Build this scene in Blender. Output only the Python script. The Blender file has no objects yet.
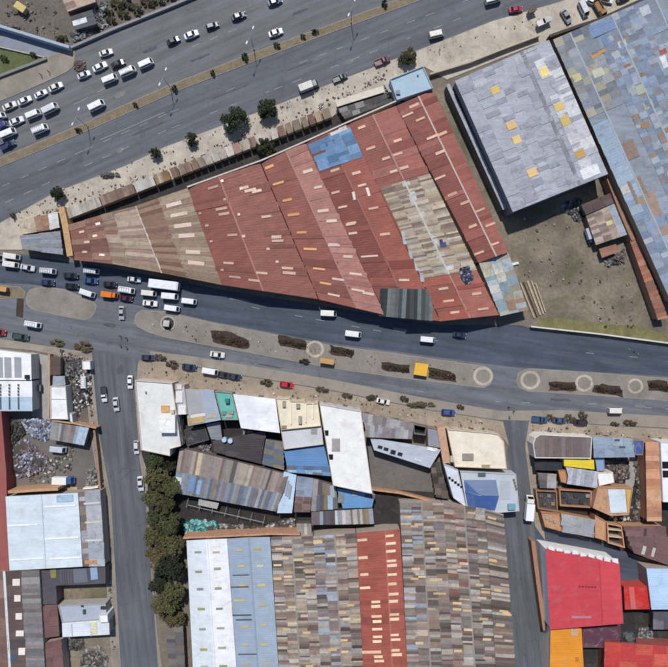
import bpy, bmesh, math, random
from mathutils import Matrix, Vector
R = math.radians
random.seed(7)
SC = bpy.context.scene
C = SC.collection
# ------------------------------------------------------------------ camera, sky, sun, exposure
S = 1/3.0            # metres per photo pixel on the ground
H = 190.0            # drone height in metres
cam_d = bpy.data.cameras.new('camera')
cam = bpy.data.objects.new('camera', cam_d); C.objects.link(cam)
cam.location = (0, 0, H); cam.rotation_euler = (0, 0, 0)
cam_d.sensor_fit = 'HORIZONTAL'
cam_d.angle_x = 2*math.atan(334*S/H)
cam_d.clip_start = 1; cam_d.clip_end = 5000
SC.camera = cam
SUN_EL = 55.0
SUN_AZ = -9.0        # degrees from +Y (image top), negative = towards image left
w = bpy.data.worlds.new('World'); SC.world = w; w.use_nodes = True
nt = w.node_tree; nt.nodes.clear()
sky = nt.nodes.new('ShaderNodeTexSky'); sky.sky_type = 'NISHITA'; sky.sun_disc = False
sky.sun_elevation = R(SUN_EL); sky.sun_rotation = R(SUN_AZ); sky.dust_density = 6.0; sky.ozone_density = .4; sky.altitude = 3600
bg = nt.nodes.new('ShaderNodeBackground'); bg.inputs[1].default_value = 0.095
wo = nt.nodes.new('ShaderNodeOutputWorld')
nt.links.new(sky.outputs[0], bg.inputs[0]); nt.links.new(bg.outputs[0], wo.inputs[0])
sd = bpy.data.lights.new('sun', 'SUN'); sd.energy = 3.1; sd.angle = R(2.0); sd.color = (1.0, .96, .91)
so = bpy.data.objects.new('sun', sd); C.objects.link(so); so.location = (0, 0, 150)
so.rotation_euler = (R(-(90-SUN_EL)), 0, R(-SUN_AZ))
so['kind'] = 'structure'
SC.view_settings.view_transform = 'Standard'; SC.view_settings.look = 'None'
SC.cycles.filter_width = 2.0
SC.view_settings.gamma = 1; SC.view_settings.exposure = 0.26

# ------------------------------------------------------------------ helpers
def lin(c):
    g_ = sum(c)/3; c = [v+(g_-v)*.07 for v in c]      # slight haze put into every colour: a little greyer than the named shade
    return tuple(((v/255)/12.92 if v/255 <= .04045 else ((v/255+.055)/1.055)**2.4) for v in c)
def G(px, py, z=0.0):
    k = (1-z/H)*S
    return Vector(((px-334)*k, (333.5-py)*k, z))
def cr(ox, oy, f, pts):
    return [(ox+p[0]*f, oy+p[1]*f)+tuple(p[2:]) for p in pts]
F4 = 170/667.0; F6 = 110/667.0
MATS = {}
def nodes_mat(name):
    m = bpy.data.materials.new(name); m.use_nodes = True
    t = m.node_tree; b = t.nodes['Principled BSDF']
    return m, t, b
def mathn(t, op, a, b=None, clamp=False):
    n = t.nodes.new('ShaderNodeMath'); n.operation = op; n.use_clamp = clamp
    for i, v in enumerate((a, b)):
        if v is None: continue
        if isinstance(v, (int, float)): n.inputs[i].default_value = v
        else: t.links.new(v, n.inputs[i])
    return n.outputs[0]
def noise(t, scale, detail=4, rough=.6, vec=None, dist=0):
    n = t.nodes.new('ShaderNodeTexNoise'); n.inputs['Scale'].default_value = scale
    n.inputs['Detail'].default_value = detail; n.inputs['Roughness'].default_value = rough
    n.inputs['Distortion'].default_value = dist
    if vec is not None: t.links.new(vec, n.inputs['Vector'])
    return n.outputs[0]
def ramp(t, fac, a, b, va=0., vb=1.):
    n = t.nodes.new('ShaderNodeMapRange'); n.clamp = True
    n.inputs[1].default_value = a; n.inputs[2].default_value = b
    n.inputs[3].default_value = va; n.inputs[4].default_value = vb
    t.links.new(fac, n.inputs[0]); return n.outputs[0]
def mixc(t, fac, a, b, mode='MIX'):
    n = t.nodes.new('ShaderNodeMix'); n.data_type = 'RGBA'; n.blend_type = mode
    if isinstance(fac, (int, float)): n.inputs[0].default_value = fac
    else: t.links.new(fac, n.inputs[0])
    for i, v in ((6, a), (7, b)):
        if isinstance(v, tuple): n.inputs[i].default_value = v+(1,) if len(v) == 3 else v
        else: t.links.new(v, n.inputs[i])
    return n.outputs[2]
def gray(t, v):
    n = t.nodes.new('ShaderNodeCombineColor')
    for i in range(3): t.links.new(v, n.inputs[i])
    return n.outputs[0]
def posv(t, rot=0, sc=(1, 1, 1)):
    g = t.nodes.new('ShaderNodeNewGeometry')
    mp = t.nodes.new('ShaderNodeMapping'); mp.inputs['Rotation'].default_value = (0, 0, R(rot))
    m2 = t.nodes.new('ShaderNodeMapping'); m2.inputs['Scale'].default_value = sc
    t.links.new(g.outputs['Position'], mp.inputs['Vector']); t.links.new(mp.outputs[0], m2.inputs['Vector']); return m2.outputs[0]
def mat(name, col=None, source='const', rough=.8, var=.25, scale=.5, fine=.2, fscale=5, rust=0, rustcol=(92, 66, 52),
        stain=0, staincol=(70, 66, 62), sscale=.25, streak=0, srot=0, ssc=(.04, .8, 1), metal=0, spec=.3, bump=0, bscale=8, crack=0):
    """procedural surface; the colour comes from a constant, the object's own colour or a face colour attribute"""
    if name in MATS: return MATS[name]
    m, t, b = nodes_mat(name)
    if source == 'const': base = lin(col)
    elif source == 'object':
        oi = t.nodes.new('ShaderNodeObjectInfo'); base = oi.outputs['Color']
    else:
        at = t.nodes.new('ShaderNodeAttribute'); at.attribute_name = 'Col'; base = at.outputs['Color']
    p = posv(t)
    f1 = ramp(t, noise(t, scale, 5, .65, p), .25, .75, 1-var, 1+var)
    f2 = ramp(t, noise(t, fscale, 4, .7, p), .25, .75, 1-fine, 1+fine)
    f = mathn(t, 'MULTIPLY', f1, f2)
    if streak:
        f3 = ramp(t, noise(t, 1.0, 4, .7, posv(t, srot, ssc)), .36, .64, 1-streak, 1+streak)
        f = mathn(t, 'MULTIPLY', f, f3)
    colr = mixc(t, 1.0, base, gray(t, f), 'MULTIPLY')
    if stain:
        sf = ramp(t, noise(t, sscale, 8, .72, p, .6), .52, .68, 0, stain)
        colr = mixc(t, sf, colr, lin(staincol))
    if rust:
        rf = ramp(t, noise(t, .9, 8, .75, p), .55, .72, 0, rust)
        colr = mixc(t, rf, colr, lin(rustcol))
    if crack:
        v = t.nodes.new('ShaderNodeTexVoronoi'); v.feature = 'DISTANCE_TO_EDGE'; v.inputs['Scale'].default_value = .06
        wv = t.nodes.new('ShaderNodeVectorMath'); wv.operation = 'ADD'
        nn = t.nodes.new('ShaderNodeTexNoise'); nn.inputs['Scale'].default_value = .4; nn.inputs['Detail'].default_value = 5
        sc_ = t.nodes.new('ShaderNodeVectorMath'); sc_.operation = 'SCALE'; sc_.inputs['Scale'].default_value = 4
        t.links.new(p, nn.inputs['Vector']); t.links.new(nn.outputs['Color'], sc_.inputs[0])
        t.links.new(p, wv.inputs[0]); t.links.new(sc_.outputs[0], wv.inputs[1]); t.links.new(wv.outputs[0], v.inputs['Vector'])
        cf = ramp(t, v.outputs['Distance'], .0, .006, crack*.7, 0)
        colr = mixc(t, cf, colr, (.012, .012, .013))
    t.links.new(colr, b.inputs['Base Color'])
    b.inputs['Metallic'].default_value = metal; b.inputs['Specular IOR Level'].default_value = spec
    rr = ramp(t, noise(t, 1.3, 3, .6, p), .3, .7, max(.05, rough-.12), min(1, rough+.12)); t.links.new(rr, b.inputs['Roughness'])
    if bump:
        bn = t.nodes.new('ShaderNodeBump'); bn.inputs['Strength'].default_value = bump; bn.inputs['Distance'].default_value = .1
        t.links.new(noise(t, bscale, 6, .7, p), bn.inputs['Height']); t.links.new(bn.outputs[0], b.inputs['Normal'])
    MATS[name] = m; return m

# surfaces
M_GROUND = mat('ground_dirt', (118, 108, 96), var=.25, scale=.08, fine=.25, fscale=1.2, stain=.5, staincol=(80, 76, 66), bump=.3)
M_ASPH = mat('asphalt_dark', (72, 80, 94), var=.14, scale=.06, fine=.12, fscale=3, streak=.24, srot=8, ssc=(.025, .45, 1), stain=.35, staincol=(52, 56, 63), sscale=.1, crack=.5)
M_ASPH_UP = mat('asphalt_avenue', (105, 106, 110), var=.12, scale=.05, fine=.12, fscale=3, streak=.2, srot=-23, ssc=(.025, .4, 1), stain=.3, staincol=(92, 90, 92), sscale=.12, crack=.35)
M_ASPH_LO = mat('asphalt_avenue_south', (97, 100, 106), var=.12, scale=.05, fine=.12, fscale=3, streak=.2, srot=-23, ssc=(.02, .4, 1), stain=.35, staincol=(64, 68, 76), sscale=.1, crack=.45)
M_ASPH_ST = mat('asphalt_street', (93, 96, 102), var=.14, scale=.07, fine=.12, fscale=3, streak=.24, srot=84, ssc=(.025, .45, 1), stain=.3, staincol=(82, 82, 84), crack=.5)
M_ASPH_SO = mat('asphalt_south_lanes', (103, 106, 112), var=.14, scale=.07, fine=.12, fscale=3, streak=.24, srot=9, ssc=(.025, .4, 1), stain=.35, staincol=(70, 72, 78), crack=.5)
M_PARK = mat('worn_parking_lane', (146, 138, 126), var=.16, scale=.12, fine=.15, fscale=2.5, stain=.5, staincol=(98, 95, 92))
M_PAVE = mat('pavement_tan', (180, 170, 154), var=.3, scale=.12, fine=.16, fscale=2.0, stain=.7, staincol=(126, 112, 96), sscale=.3)
M_PAVE3 = mat('pavement_brown', (152, 138, 121), var=.3, scale=.12, fine=.18, fscale=2.0, stain=.7, staincol=(112, 98, 84), sscale=.25)
M_PAVE2 = mat('pavement_grey', (142, 133, 121), var=.28, scale=.12, fine=.14, fscale=2.5, stain=.45, staincol=(118, 110, 102))
M_ISLE = mat('island_paving', (136, 128, 118), var=.28, scale=.12, fine=.15, fscale=2.2, stain=.5, staincol=(112, 104, 94))
M_KERB = mat('kerb_concrete', (150, 146, 140), var=.15)
M_SOIL = mat('dark_soil', (66, 54, 45), var=.3, scale=.5, fine=.35, fscale=3, bump=.6)
M_MEDSOIL = mat('median_soil', (126, 112, 90), var=.25, scale=.35, fine=.3, fscale=2, stain=.6, staincol=(92, 92, 62), sscale=.5)
M_LOT = mat('lot_weeds', (122, 112, 96), var=.6, scale=.06, fine=.3, fscale=1.0, stain=.85, staincol=(88, 90, 56), sscale=.07, bump=.4)
M_GRASS = mat('grass_turf', (88, 98, 58), var=.3, scale=.4, fine=.35, fscale=2.5, bump=.6)
M_DIRT = mat('brown_dirt', (106, 97, 88), var=.25, scale=.15, fine=.3, fscale=1.2, stain=.6, staincol=(72, 64, 58), bump=.5)
M_YARD = mat('yard_surface', (108, 103, 98), var=.2, scale=.14, fine=.2, fscale=1.6, stain=.5, staincol=(84, 80, 78))
M_SHADEYARD = mat('painted_shade_yard', (50, 48, 47), var=.3, scale=.3, fine=.3, fscale=1.6, stain=.5, staincol=(92, 86, 80))  # yard ground with the courtyard shade put into its base colour
M_CONC = mat('concrete', (158, 154, 148), var=.18, scale=.3, fine=.15, stain=.5, staincol=(112, 106, 100))
M_CANAL = mat('blue_grey_concrete', (132, 138, 150), var=.15, scale=.3, stain=.4, staincol=(104, 110, 120))
M_PAINT = mat('road_paint', (164, 166, 168), var=.3, scale=1.5, fine=.35, fscale=7, stain=.8, staincol=(98, 99, 103), sscale=2.)
# objects
M_SHEET = mat('roof_sheet', source='object', rough=.6, var=.12, scale=.6, fine=.2, fscale=3, rust=.5, stain=.45, sscale=.35)
M_SHEETV = mat('roof_sheet_joined', source='attr', rough=.6, var=.12, scale=.6, fine=.2, fscale=3, rust=.5, stain=.45, sscale=.35)
M_SLOPE = mat('roof_slope', source='object', rough=.62, var=.2, scale=.14, fine=.12, fscale=2.5, stain=.45, staincol=(112, 88, 78), sscale=.3, streak=.13, srot=-20, ssc=(.08, .9, 1))
M_SLOPEC = mat('clean_roof', source='object', rough=.55, var=.10, scale=.2, fine=.08, fscale=2.5, stain=.32, staincol=(140, 136, 132), sscale=.22, streak=.06, srot=0, ssc=(.08, .9, 1))
M_SLOPE0 = mat('roof_slope_south', source='object', rough=.62, var=.18, scale=.18, fine=.12, fscale=2.5, stain=.4, staincol=(104, 84, 74), sscale=.3, streak=.12, srot=-3, ssc=(.1, 1.0, 1))
M_WEEDS = mat('dry_weeds', (116, 112, 72), var=.4, scale=.3, fine=.3, fscale=2, bump=.5)
M_FLAT = mat('flat_roof', source='object', rough=.8, var=.10, scale=.35, fine=.10, fscale=2.2, stain=.4, staincol=(176, 170, 162), sscale=.25)
M_WALL = mat('wall_render', source='object', rough=.85, var=.14, scale=.5, fine=.12, fscale=3, stain=.4, staincol=(110, 98, 88), sscale=.5)
M_BRICK = mat('adobe_brick', source='object', rough=.9, var=.2, scale=.9, fine=.3, fscale=4, stain=.45, staincol=(120, 96, 78), sscale=.7, bump=.4)
M_CARPAINT = mat('car_paint', source='object', rough=.28, var=.03, fine=.03, spec=.5)
M_GLASS = mat('dark_glass', (26, 30, 36), rough=.12, var=.05, fine=.02, spec=.6)
M_TYRE = mat('tyre_rubber', (26, 26, 27), rough=.85)
M_LAMP = mat('lamp_lens', source='object', rough=.2, var=.02, fine=.02, spec=.5)
M_STEEL = mat('grey_steel', (150, 154, 158), rough=.5, var=.08)
M_BARK = mat('bark', (84, 70, 56), rough=.9, var=.3, scale=3)
M_LEAF = mat('leaf', source='object', rough=.7, var=.35, scale=.9, fine=.35, fscale=4, spec=.2)
M_JUNK = mat('scrap', source='attr', rough=.7, var=.2, scale=1.5, fine=.25, rust=.3)
M_WOOD = mat('timber', (176, 160, 136), rough=.8, var=.2, scale=1.2, fine=.2)
M_BLACK = mat('dark_opening', (22, 22, 24), rough=.8, var=.2)

class MB:
    def __init__(s): s.v = []; s.f = []; s.c = []
    def add(s, vs, fs, col=None):
        o = len(s.v); s.v += [tuple(v) for v in vs]
        for f in fs: s.f.append([i+o for i in f]); s.c.append(col)
        return s
    def box(s, c, d, rz=0, col=None, tilt=None):
        x, y, z = d[0]/2, d[1]/2, d[2]/2
        m = Matrix.Translation(Vector(c)) @ Matrix.Rotation(rz, 4, 'Z')
        if tilt: m = m @ Matrix.Rotation(tilt[0], 4, 'X') @ Matrix.Rotation(tilt[1], 4, 'Y')
        vs = [m @ Vector(p) for p in ((-x,-y,-z),(x,-y,-z),(x,y,-z),(-x,y,-z),(-x,-y,z),(x,-y,z),(x,y,z),(-x,y,z))]
        return s.add(vs, [(3,2,1,0),(4,5,6,7),(0,1,5,4),(1,2,6,5),(2,3,7,6),(3,0,4,7)], col)
    def prism(s, poly, z0, z1, col=None):
        poly = ccw(poly); n = len(poly)
        vs = [(p[0], p[1], z0) for p in poly]+[(p[0], p[1], z1) for p in poly]
        fs = [list(range(n-1, -1, -1)), list(range(n, 2*n))]+[(i, (i+1) % n, n+(i+1) % n, n+i) for i in range(n)]
        return s.add(vs, fs, col)
    def cyl(s, a, b, r0, r1, n=8, col=None):
        a = Vector(a); b = Vector(b); d = (b-a).normalized()
        u = d.orthogonal().normalized(); v = d.cross(u)
        vs = []
        for p, r in ((a, r0), (b, r1)):
            for i in range(n):
                an = 2*math.pi*i/n; vs.append(p+u*math.cos(an)*r+v*math.sin(an)*r)
        fs = [(i, (i+1) % n, n+(i+1) % n, n+i) for i in range(n)]+[list(range(n-1, -1, -1)), list(range(n, 2*n))]
        return s.add(vs, fs, col)
    def mesh(s, name, off=(0, 0, 0)):
        me = bpy.data.meshes.new(name); ox, oy, oz = off
        me.from_pydata([(v[0]-ox, v[1]-oy, v[2]-oz) for v in s.v], [], s.f)
        if any(c is not None for c in s.c):
            ca = me.color_attributes.new('Col', 'FLOAT_COLOR', 'CORNER')
            i = 0; buf = []
            for p, c in zip(s.f, s.c):
                cc = (c or (.3, .3, .3)); buf += [cc[0], cc[1], cc[2], 1.]*len(p)
            ca.data.foreach_set('color', buf)
        return me
def area(poly):
    return sum(poly[i][0]*poly[(i+1) % len(poly)][1]-poly[(i+1) % len(poly)][0]*poly[i][1] for i in range(len(poly)))/2
def ccw(poly): return list(poly) if area(poly) > 0 else list(reversed(poly))
def shrink(poly, d):
    """offset a CCW world polygon inwards by d"""
    poly = ccw(poly); n = len(poly); out = []
    for i in range(n):
        a = Vector(poly[i-1][:2]); b = Vector(poly[i][:2]); c = Vector(poly[(i+1) % n][:2])
        e1 = (b-a).normalized(); e2 = (c-b).normalized()
        n1 = Vector((-e1.y, e1.x)); n2 = Vector((-e2.y, e2.x))
        bis = n1+n2
        k = d/max(.35, (1+n1.dot(n2))/1.0)
        out.append((b.x+bis.x*k, b.y+bis.y*k))
    return out
def link(o, parent=None):
    C.objects.link(o)
    if parent is not None: o.parent = parent
    return o
def tag(o, label, cat, group=None):
    o['label'] = label; o['category'] = cat
    if group: o['group'] = group
    return o
def thing(name, label, cat, loc, group=None, rz=0):
    o = bpy.data.objects.new(name, None); o.empty_display_size = .5; link(o)
    o.location = loc; o.rotation_euler = (0, 0, rz); return tag(o, label, cat, group)
def part(name, mb, m, parent, col=None, off=None, kind=None):
    """a mesh given in world coordinates, under a root standing unrotated at off"""
    if off is None: off = tuple(parent.location) if parent is not None else (0, 0, 0)
    o = bpy.data.objects.new(name, mb.mesh(name, off)); o.data.materials.append(m); link(o, parent)
    if col is not None: o.color = lin(col)+(1,)
    if kind: o['kind'] = kind
    return o
def struct(name, mb, m):
    o = bpy.data.objects.new(name, mb.mesh(name)); o.data.materials.append(m); link(o); o['kind'] = 'structure'; return o
def poly_struct(name, pts, z0, z1, m):
    return struct(name, MB().prism([G(*p) for p in pts], z0, z1), m)
def jit(c, a=8):
    d = random.uniform(-a, a); return tuple(max(4, min(250, v+d+random.uniform(-a/3, a/3))) for v in c)

# unit corrugated sheet: 1 x 1, ribs along x
def unit_sheet(nr=5):
    mb = MB(); n = 2*nr+1
    top = []
    for e in (-.5, .5):
        for i in range(n): top.append((e, -.5+i/(n-1), .02 if i % 2 else 0.))
    top += [(-.5, -.5, -.03), (.5, -.5, -.03), (.5, .5, -.03), (-.5, .5, -.03)]
    fs = [(i, n+i, n+i+1, i+1) for i in range(n-1)]
    b = 2*n
    fs += [(b+3, b+2, b+1, b), (b, b+1, n, 0), (b+2, b+3, n-1, 2*n-1), [b+3, b]+list(range(n)), [b+1, b+2]+list(range(2*n-1, n-1, -1))]
    mb.add(top, fs); return mb
SHEET_MB = unit_sheet(); SHEET_ME = SHEET_MB.mesh('corrugated_sheet'); SHEET_ME.materials.append(M_SHEET)
SKY_ME = unit_sheet(3).mesh('skylight_sheet')
M_SKYL = mat('skylight_plastic', source='object', rough=.35, var=.1, fine=.12, stain=.4, staincol=(150, 136, 110), sscale=1.2)
SKY_ME.materials.append(M_SKYL)
# ------------------------------------------------------------------ building makers
def facade(t, a, b, h, off, n=None, door=True, frame=(196, 190, 180), glass_only=False):
    """windows (> frame, pane) and a door along the foot-line a->b (world, outside on the right-hand side)"""
    a = Vector(a[:2]); b = Vector(b[:2]); d = b-a; L = d.length
    if L < 3: return
    d.normalize(); nrm = Vector((d.y, -d.x)); rz = math.atan2(d.y, d.x)
    n = n or max(1, int(L/3.2)); floors = max(1, int(h/2.9))
    for fl in range(floors):
        for i in range(n):
            p = a+d*(L*(i+.5)/n)
            if fl == 0 and door and i % 3 == 1:
                q = p+nrm*.03
                o = part('door', MB().box((q.x, q.y, 1.15), (1.6, .1, 2.2), rz), M_WALL, t, random.choice([(92, 70, 56), (70, 84, 104), (120, 122, 124), (110, 56, 48)]), off)
                part('handle', MB().box((q.x+d.x*.6+nrm.x*.09, q.y+d.y*.6+nrm.y*.09, 1.1), (.12, .1, .12), rz), M_STEEL, o, None, off)
            else:
                z = fl*2.9+1.75
                if z+.8 > h: continue
                q = p+nrm*.03
                wf = part('window', MB().box((q.x, q.y, z), (1.5, .12, 1.3), rz), M_WALL, t, frame, off)
                q2 = p+nrm*.075
                part('pane', MB().box((q2.x, q2.y, z), (1.3, .06, 1.1), rz), M_GLASS, wf, None, off)
def interp(prof, u):
    for (a, za), (b, zb) in zip(prof, prof[1:]):
        if u <= b+1e-9: return za+(zb-za)*(u-a)/(b-a)
    return prof[-1][1]
class Shed:
    """building under pitched sheet roofing: Q = four photo points at roof level, ridge lines run along v"""
    def __init__(s, name, label, cat, Q, prof, cols, wall=(150, 140, 130), pitch=.6, m=None, amp=.022, wm=None, cap=None, group=None, inset=.3, z0=0., fac=()):
        s.Q = Q; s.prof = prof
        ctr = G(sum(q[0] for q in Q)/4, sum(q[1] for q in Q)/4, sum(z for u, z in prof)/len(prof))
        s.t = thing(name, label, cat, (ctr.x, ctr.y, z0), group); s.off = (ctr.x, ctr.y, z0)
        # walls
        us = [u for u, z in prof]
        ring = [(u, 0.) for u in us]+[(1., 1.)]+[(u, 1.) for u in reversed(us)][1:]
        top = []
        for u, v in ring:
            p = s.pos(u, v); d = Vector((ctr.x-p.x, ctr.y-p.y, 0)); d.normalize()
            top.append(p+d*inset-Vector((0, 0, .13)))
        n = len(top)
        wmesh = MB().add([Vector((p.x, p.y, z0)) for p in top]+top, [((i+1) % n, i, n+i, n+(i+1) % n) if area(top) < 0 else (i, (i+1) % n, n+(i+1) % n, n+i) for i in range(n)])
        s.wall = part('wall', wmesh, wm or M_WALL, s.t, wall, s.off)
        corners = [s.pos(0, 0), s.pos(1, 0), s.pos(1, 1), s.pos(0, 1)]
        ii = [top[0], top[len(us)-1], top[len(us)], top[-1]]
        if area(corners) < 0: ii = ii
        for e in fac:
            a, b = ii[e], ii[(e+1) % 4]
            if area(ii) < 0: a, b = b, a
            facade(s.t, a, b, min(z for u, z in prof)-z0, s.off)
        # slopes
        s.slopes = []; s.sheet_n = 0; s.rest = []
        for k, ((ua, za), (ub, zb)) in enumerate(zip(prof, prof[1:])):
            L = (s.pos(ua, 1)-s.pos(ua, 0)).length
            nr = max(2, int(L/pitch)); mb = MB(); vs = []
            for j in range(2*nr+1):
                dz = Vector((0, 0, amp if j % 2 else 0))
                vs += [s.pos(ua, j/(2*nr))+dz, s.pos(ub, j/(2*nr))+dz]
            m_ = 2*nr+1
            vs += [v-Vector((0, 0, .12+amp)) for v in vs]
            fs = []
            for j in range(2*nr):
                a = 2*j; fs.append((a, a+1, a+3, a+2)); o = 2*m_
                fs += [(a+o, a+o+2, a+o+3, a+o+1), (a, a+2, a+o+2, a+o), (a+1, a+1+o, a+3+o, a+3)]
            e = 2*(m_-1); o = 2*m_; fs += [(0, o, o+1, 1), (e, e+1, e+1+o, e+o)]
            # orient top upwards
            p0, p1, p3 = vs[0], vs[1], vs[2]
            if (p1-p0).cross(p3-p0).z < 0: fs = [tuple(reversed(f)) for f in fs]
            mb.add(vs, fs)
            c = cols[k % len(cols)]
            s.slopes.append((ua, ub, part('roof_slope', mb, m or (M_SLOPE if name == 'warehouse' else M_SLOPE0), s.t, c, s.off)))
        if cap:
            for k in range(1, len(prof)-1):
                if prof[k][1] > prof[k-1][1] and prof[k][1] > prof[k+1][1]:
                    s.strip(prof[k][0], 0, 1, .5, cap, 'ridge_cap')
    def uv(s, px, py):
        u = v = .5
        for _ in range(12):
            x, y = s.px(u, v); e = .001
            xu, yu = s.px(u+e, v); xv, yv = s.px(u, v+e)
            a, b, c, d = (xu-x)/e, (xv-x)/e, (yu-y)/e, (yv-y)/e
            det = a*d-b*c; rx, ry = px-x, py-y
            u += (rx*d-b*ry)/det; v += (a*ry-rx*c)/det
        return u, v
    def px(s, u, v):
        a, b, c, d = s.Q
        return tuple((a[i]*(1-u)+b[i]*u)*(1-v)+(d[i]*(1-u)+c[i]*u)*v for i in (0, 1))
    def pos(s, u, v):
        return G(*s.px(u, v), interp(s.prof, min(1, max(0, u))))
    def slope(s, u):
        for a, b, o in s.slopes:
            if a-1e-6 <= u <= b+1e-6: return o
        return s.slopes[0][2] if u < .5 else s.slopes[-1][2]
    def strip(s, u, v0, v1, wid, col, name='ridge_cap'):
        mb = MB(); a = s.pos(u, v0)+Vector((0, 0, .1)); b = s.pos(u, v1)+Vector((0, 0, .1))
        d = b-a; c = (a+b)/2; L = d.length; d.normalize()
        mb.box((0, 0, 0), (L, wid, .1))
        M = Matrix.Translation(c) @ d.to_track_quat('X', 'Z').to_matrix().to_4x4()
        mb.v = [tuple(M @ Vector(v)) for v in mb.v]
        return part(name, mb, M_SLOPEC, s.slope(u), col, s.off)
    def matrix(s, u0, u1, v0, v1, lift, ov=1.03):
        uc, vc = (u0+u1)/2, (v0+v1)/2
        X = (s.pos(u1, vc)-s.pos(u0, vc)); Y = (s.pos(uc, v1)-s.pos(uc, v0))
        xl = X.length*ov; X.normalize(); Y -= X*Y.dot(X); yl = Y.length*ov; Y.normalize()
        Z = X.cross(Y)
        if Z.z < 0: Y = -Y; Z = X.cross(Y)
        p = (s.pos(u0, vc)+s.pos(u1, vc))/2+Z*lift-Vector(s.off)
        m = Matrix.Identity(4)
        for i in range(3):
            m[i][0] = X[i]*xl; m[i][1] = Y[i]*yl; m[i][2] = Z[i]; m[i][3] = p[i]
        return m
    def piece(s, u0, u1, v0, v1, col, lift=None, me=None, name='sheet', ov=1.03):
        lift = random.uniform(.075, .14) if lift is None else lift
        M = s.matrix(u0, u1, v0, v1, lift, ov); me = me or SHEET_ME
        if me is SHEET_ME:
            s.sheet_n += 1
            if s.sheet_n > 290: s.rest.append((M, lin(col))); return None
        o = bpy.data.objects.new(name, me); link(o, s.slope((u0+u1)/2)); o.matrix_basis = M; o.color = lin(col)+(1,)
        return o
    def finish(s):
        if s.rest:
            mb = MB()
            for M, c in s.rest:
                mb.add([M @ Vector(v) for v in SHEET_MB.v], SHEET_MB.f, c)
            o = bpy.data.objects.new('patched_sheets', mb.mesh('patched_sheets')); o.data.materials.append(M_SHEETV)
            link(o, s.t); o['kind'] = 'stuff'
        return s
    def sky(s, pts, du=9, dv=2.2, col=(226, 200, 160), jitter=14):
        """skylight sheets at photo points, du/dv in photo pixels along / across the slope"""
        Lu = math.dist(s.px(0, .5), s.px(1, .5)); Lv = math.dist(s.px(.5, 0), s.px(.5, 1))
        for p in pts:
            u, v = s.uv(p[0], p[1]); c = p[2] if len(p) > 2 and p[2] else col
            l = (p[3] if len(p) > 3 else du)*random.uniform(.85, 1.1)/Lu; ww = dv*random.uniform(.85, 1.15)/Lv
            for a, b, o in s.slopes:
                if a <= u <= b: u = min(max(u, a+l/2), b-l/2) if b-a > l else (a+b)/2
            if not (0 < u < 1 and 0 < v < 1): continue
            s.piece(u-l/2, u+l/2, max(.004, v-ww/2), min(.996, v+ww/2), jit(c, jitter), .19, SKY_ME, 'skylight')
        return s
    def patch(s, p, lu, lv, col, name='sheet'):
        Lu = math.dist(s.px(0, .5), s.px(1, .5)); Lv = math.dist(s.px(.5, 0), s.px(.5, 1))
        u, v = s.uv(*p); s.piece(u-lu/Lu/2, u+lu/Lu/2, v-lv/Lv/2, v+lv/Lv/2, col, .17)
    def sheets(s, u0, u1, v0, v1, lu, lv, pal, keep=1., var=10, wts=None, runs=0.):
        """lay sheets over the uv range; lu, lv = sheet length down / width along the roof, in photo pixels"""
        Lu = math.dist(s.px(0, .5), s.px(1, .5)); Lv = math.dist(s.px(.5, 0), s.px(.5, 1))
        segs = [(max(a, u0), min(b, u1)) for a, b, o in s.slopes if min(b, u1)-max(a, u0) > .01]
        for a, b in segs:
            nu = max(1, round((b-a)*Lu/lu)); prev = random.choices(pal, wts)[0]
            ue = [a+(b-a)*i/nu for i in range(nu+1)]
            for i in range(nu):
                v = v0
                while v < v1-1e-4:
                    dv = lv/Lv*random.uniform(.6, 1.5); ve = min(v1, v+dv)
                    if v1-ve < .4*lv/Lv: ve = v1
                    if random.random() > runs: prev = random.choices(pal, wts)[0]
                    if random.random() < keep:
                        j = random.uniform(-.12, .12)*(b-a)/nu
                        s.piece(max(a, ue[i]+(j if i else 0)), min(b, ue[i+1]), v, ve, jit(prev, var))
                    v = ve
        return s
    def rows(s, k=1, **kw): return s
def flat(name, label, cat, poly, h, roof, wall, par=.45, group=None, rm=None, wm=None, fac=(), z0=0., thick=.22):
    """flat-roofed building: photo outline at parapet level"""
    P = ccw([tuple(G(p[0], p[1], h)[:2]) for p in poly])
    cx = sum(p[0] for p in P)/len(P); cy = sum(p[1] for p in P)/len(P)
    t = thing(name, label, cat, (cx, cy, z0), group); off = (cx, cy, z0); n = len(P)
    I = shrink(P, thick)
    if par > 0:
        vs = [(x, y, z0) for x, y in P]+[(x, y, h) for x, y in P]+[(x, y, h) for x, y in I]+[(x, y, h-par-.05) for x, y in I]
        fs = []
        for i in range(n):
            j = (i+1) % n
            fs += [(i, j, n+j, n+i), (n+i, n+j, 2*n+j, 2*n+i), (2*n+i, 2*n+j, 3*n+j, 3*n+i)]
        part('wall', MB().add(vs, fs), wm or M_WALL, t, wall, off)
        r = part('roof', MB().prism(shrink(P, thick-.02), h-par-.2, h-par), rm or M_FLAT, t, roof, off)
    else:
        part('wall', MB().prism(shrink(P, .25), z0, h-.12), wm or M_WALL, t, wall, off)
        r = part('roof', MB().prism(P, h-.115, h), rm or M_FLAT, t, roof, off)
    for e in fac: facade(t, P[e], P[(e+1) % n], h-par, off)
    t['_h'] = h-par
    return t, r, off, h-par
def on_roof(parent, off, name, p, z, d, col, m=None, rz=0, hgt=None):
    """a small box fixed on a flat roof at photo point p"""
    c = G(p[0], p[1], z+d[2])
    return part(name, MB().box((c.x, c.y, z+d[2]/2+.001), d, rz), m or M_WALL, parent, col, off)
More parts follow.
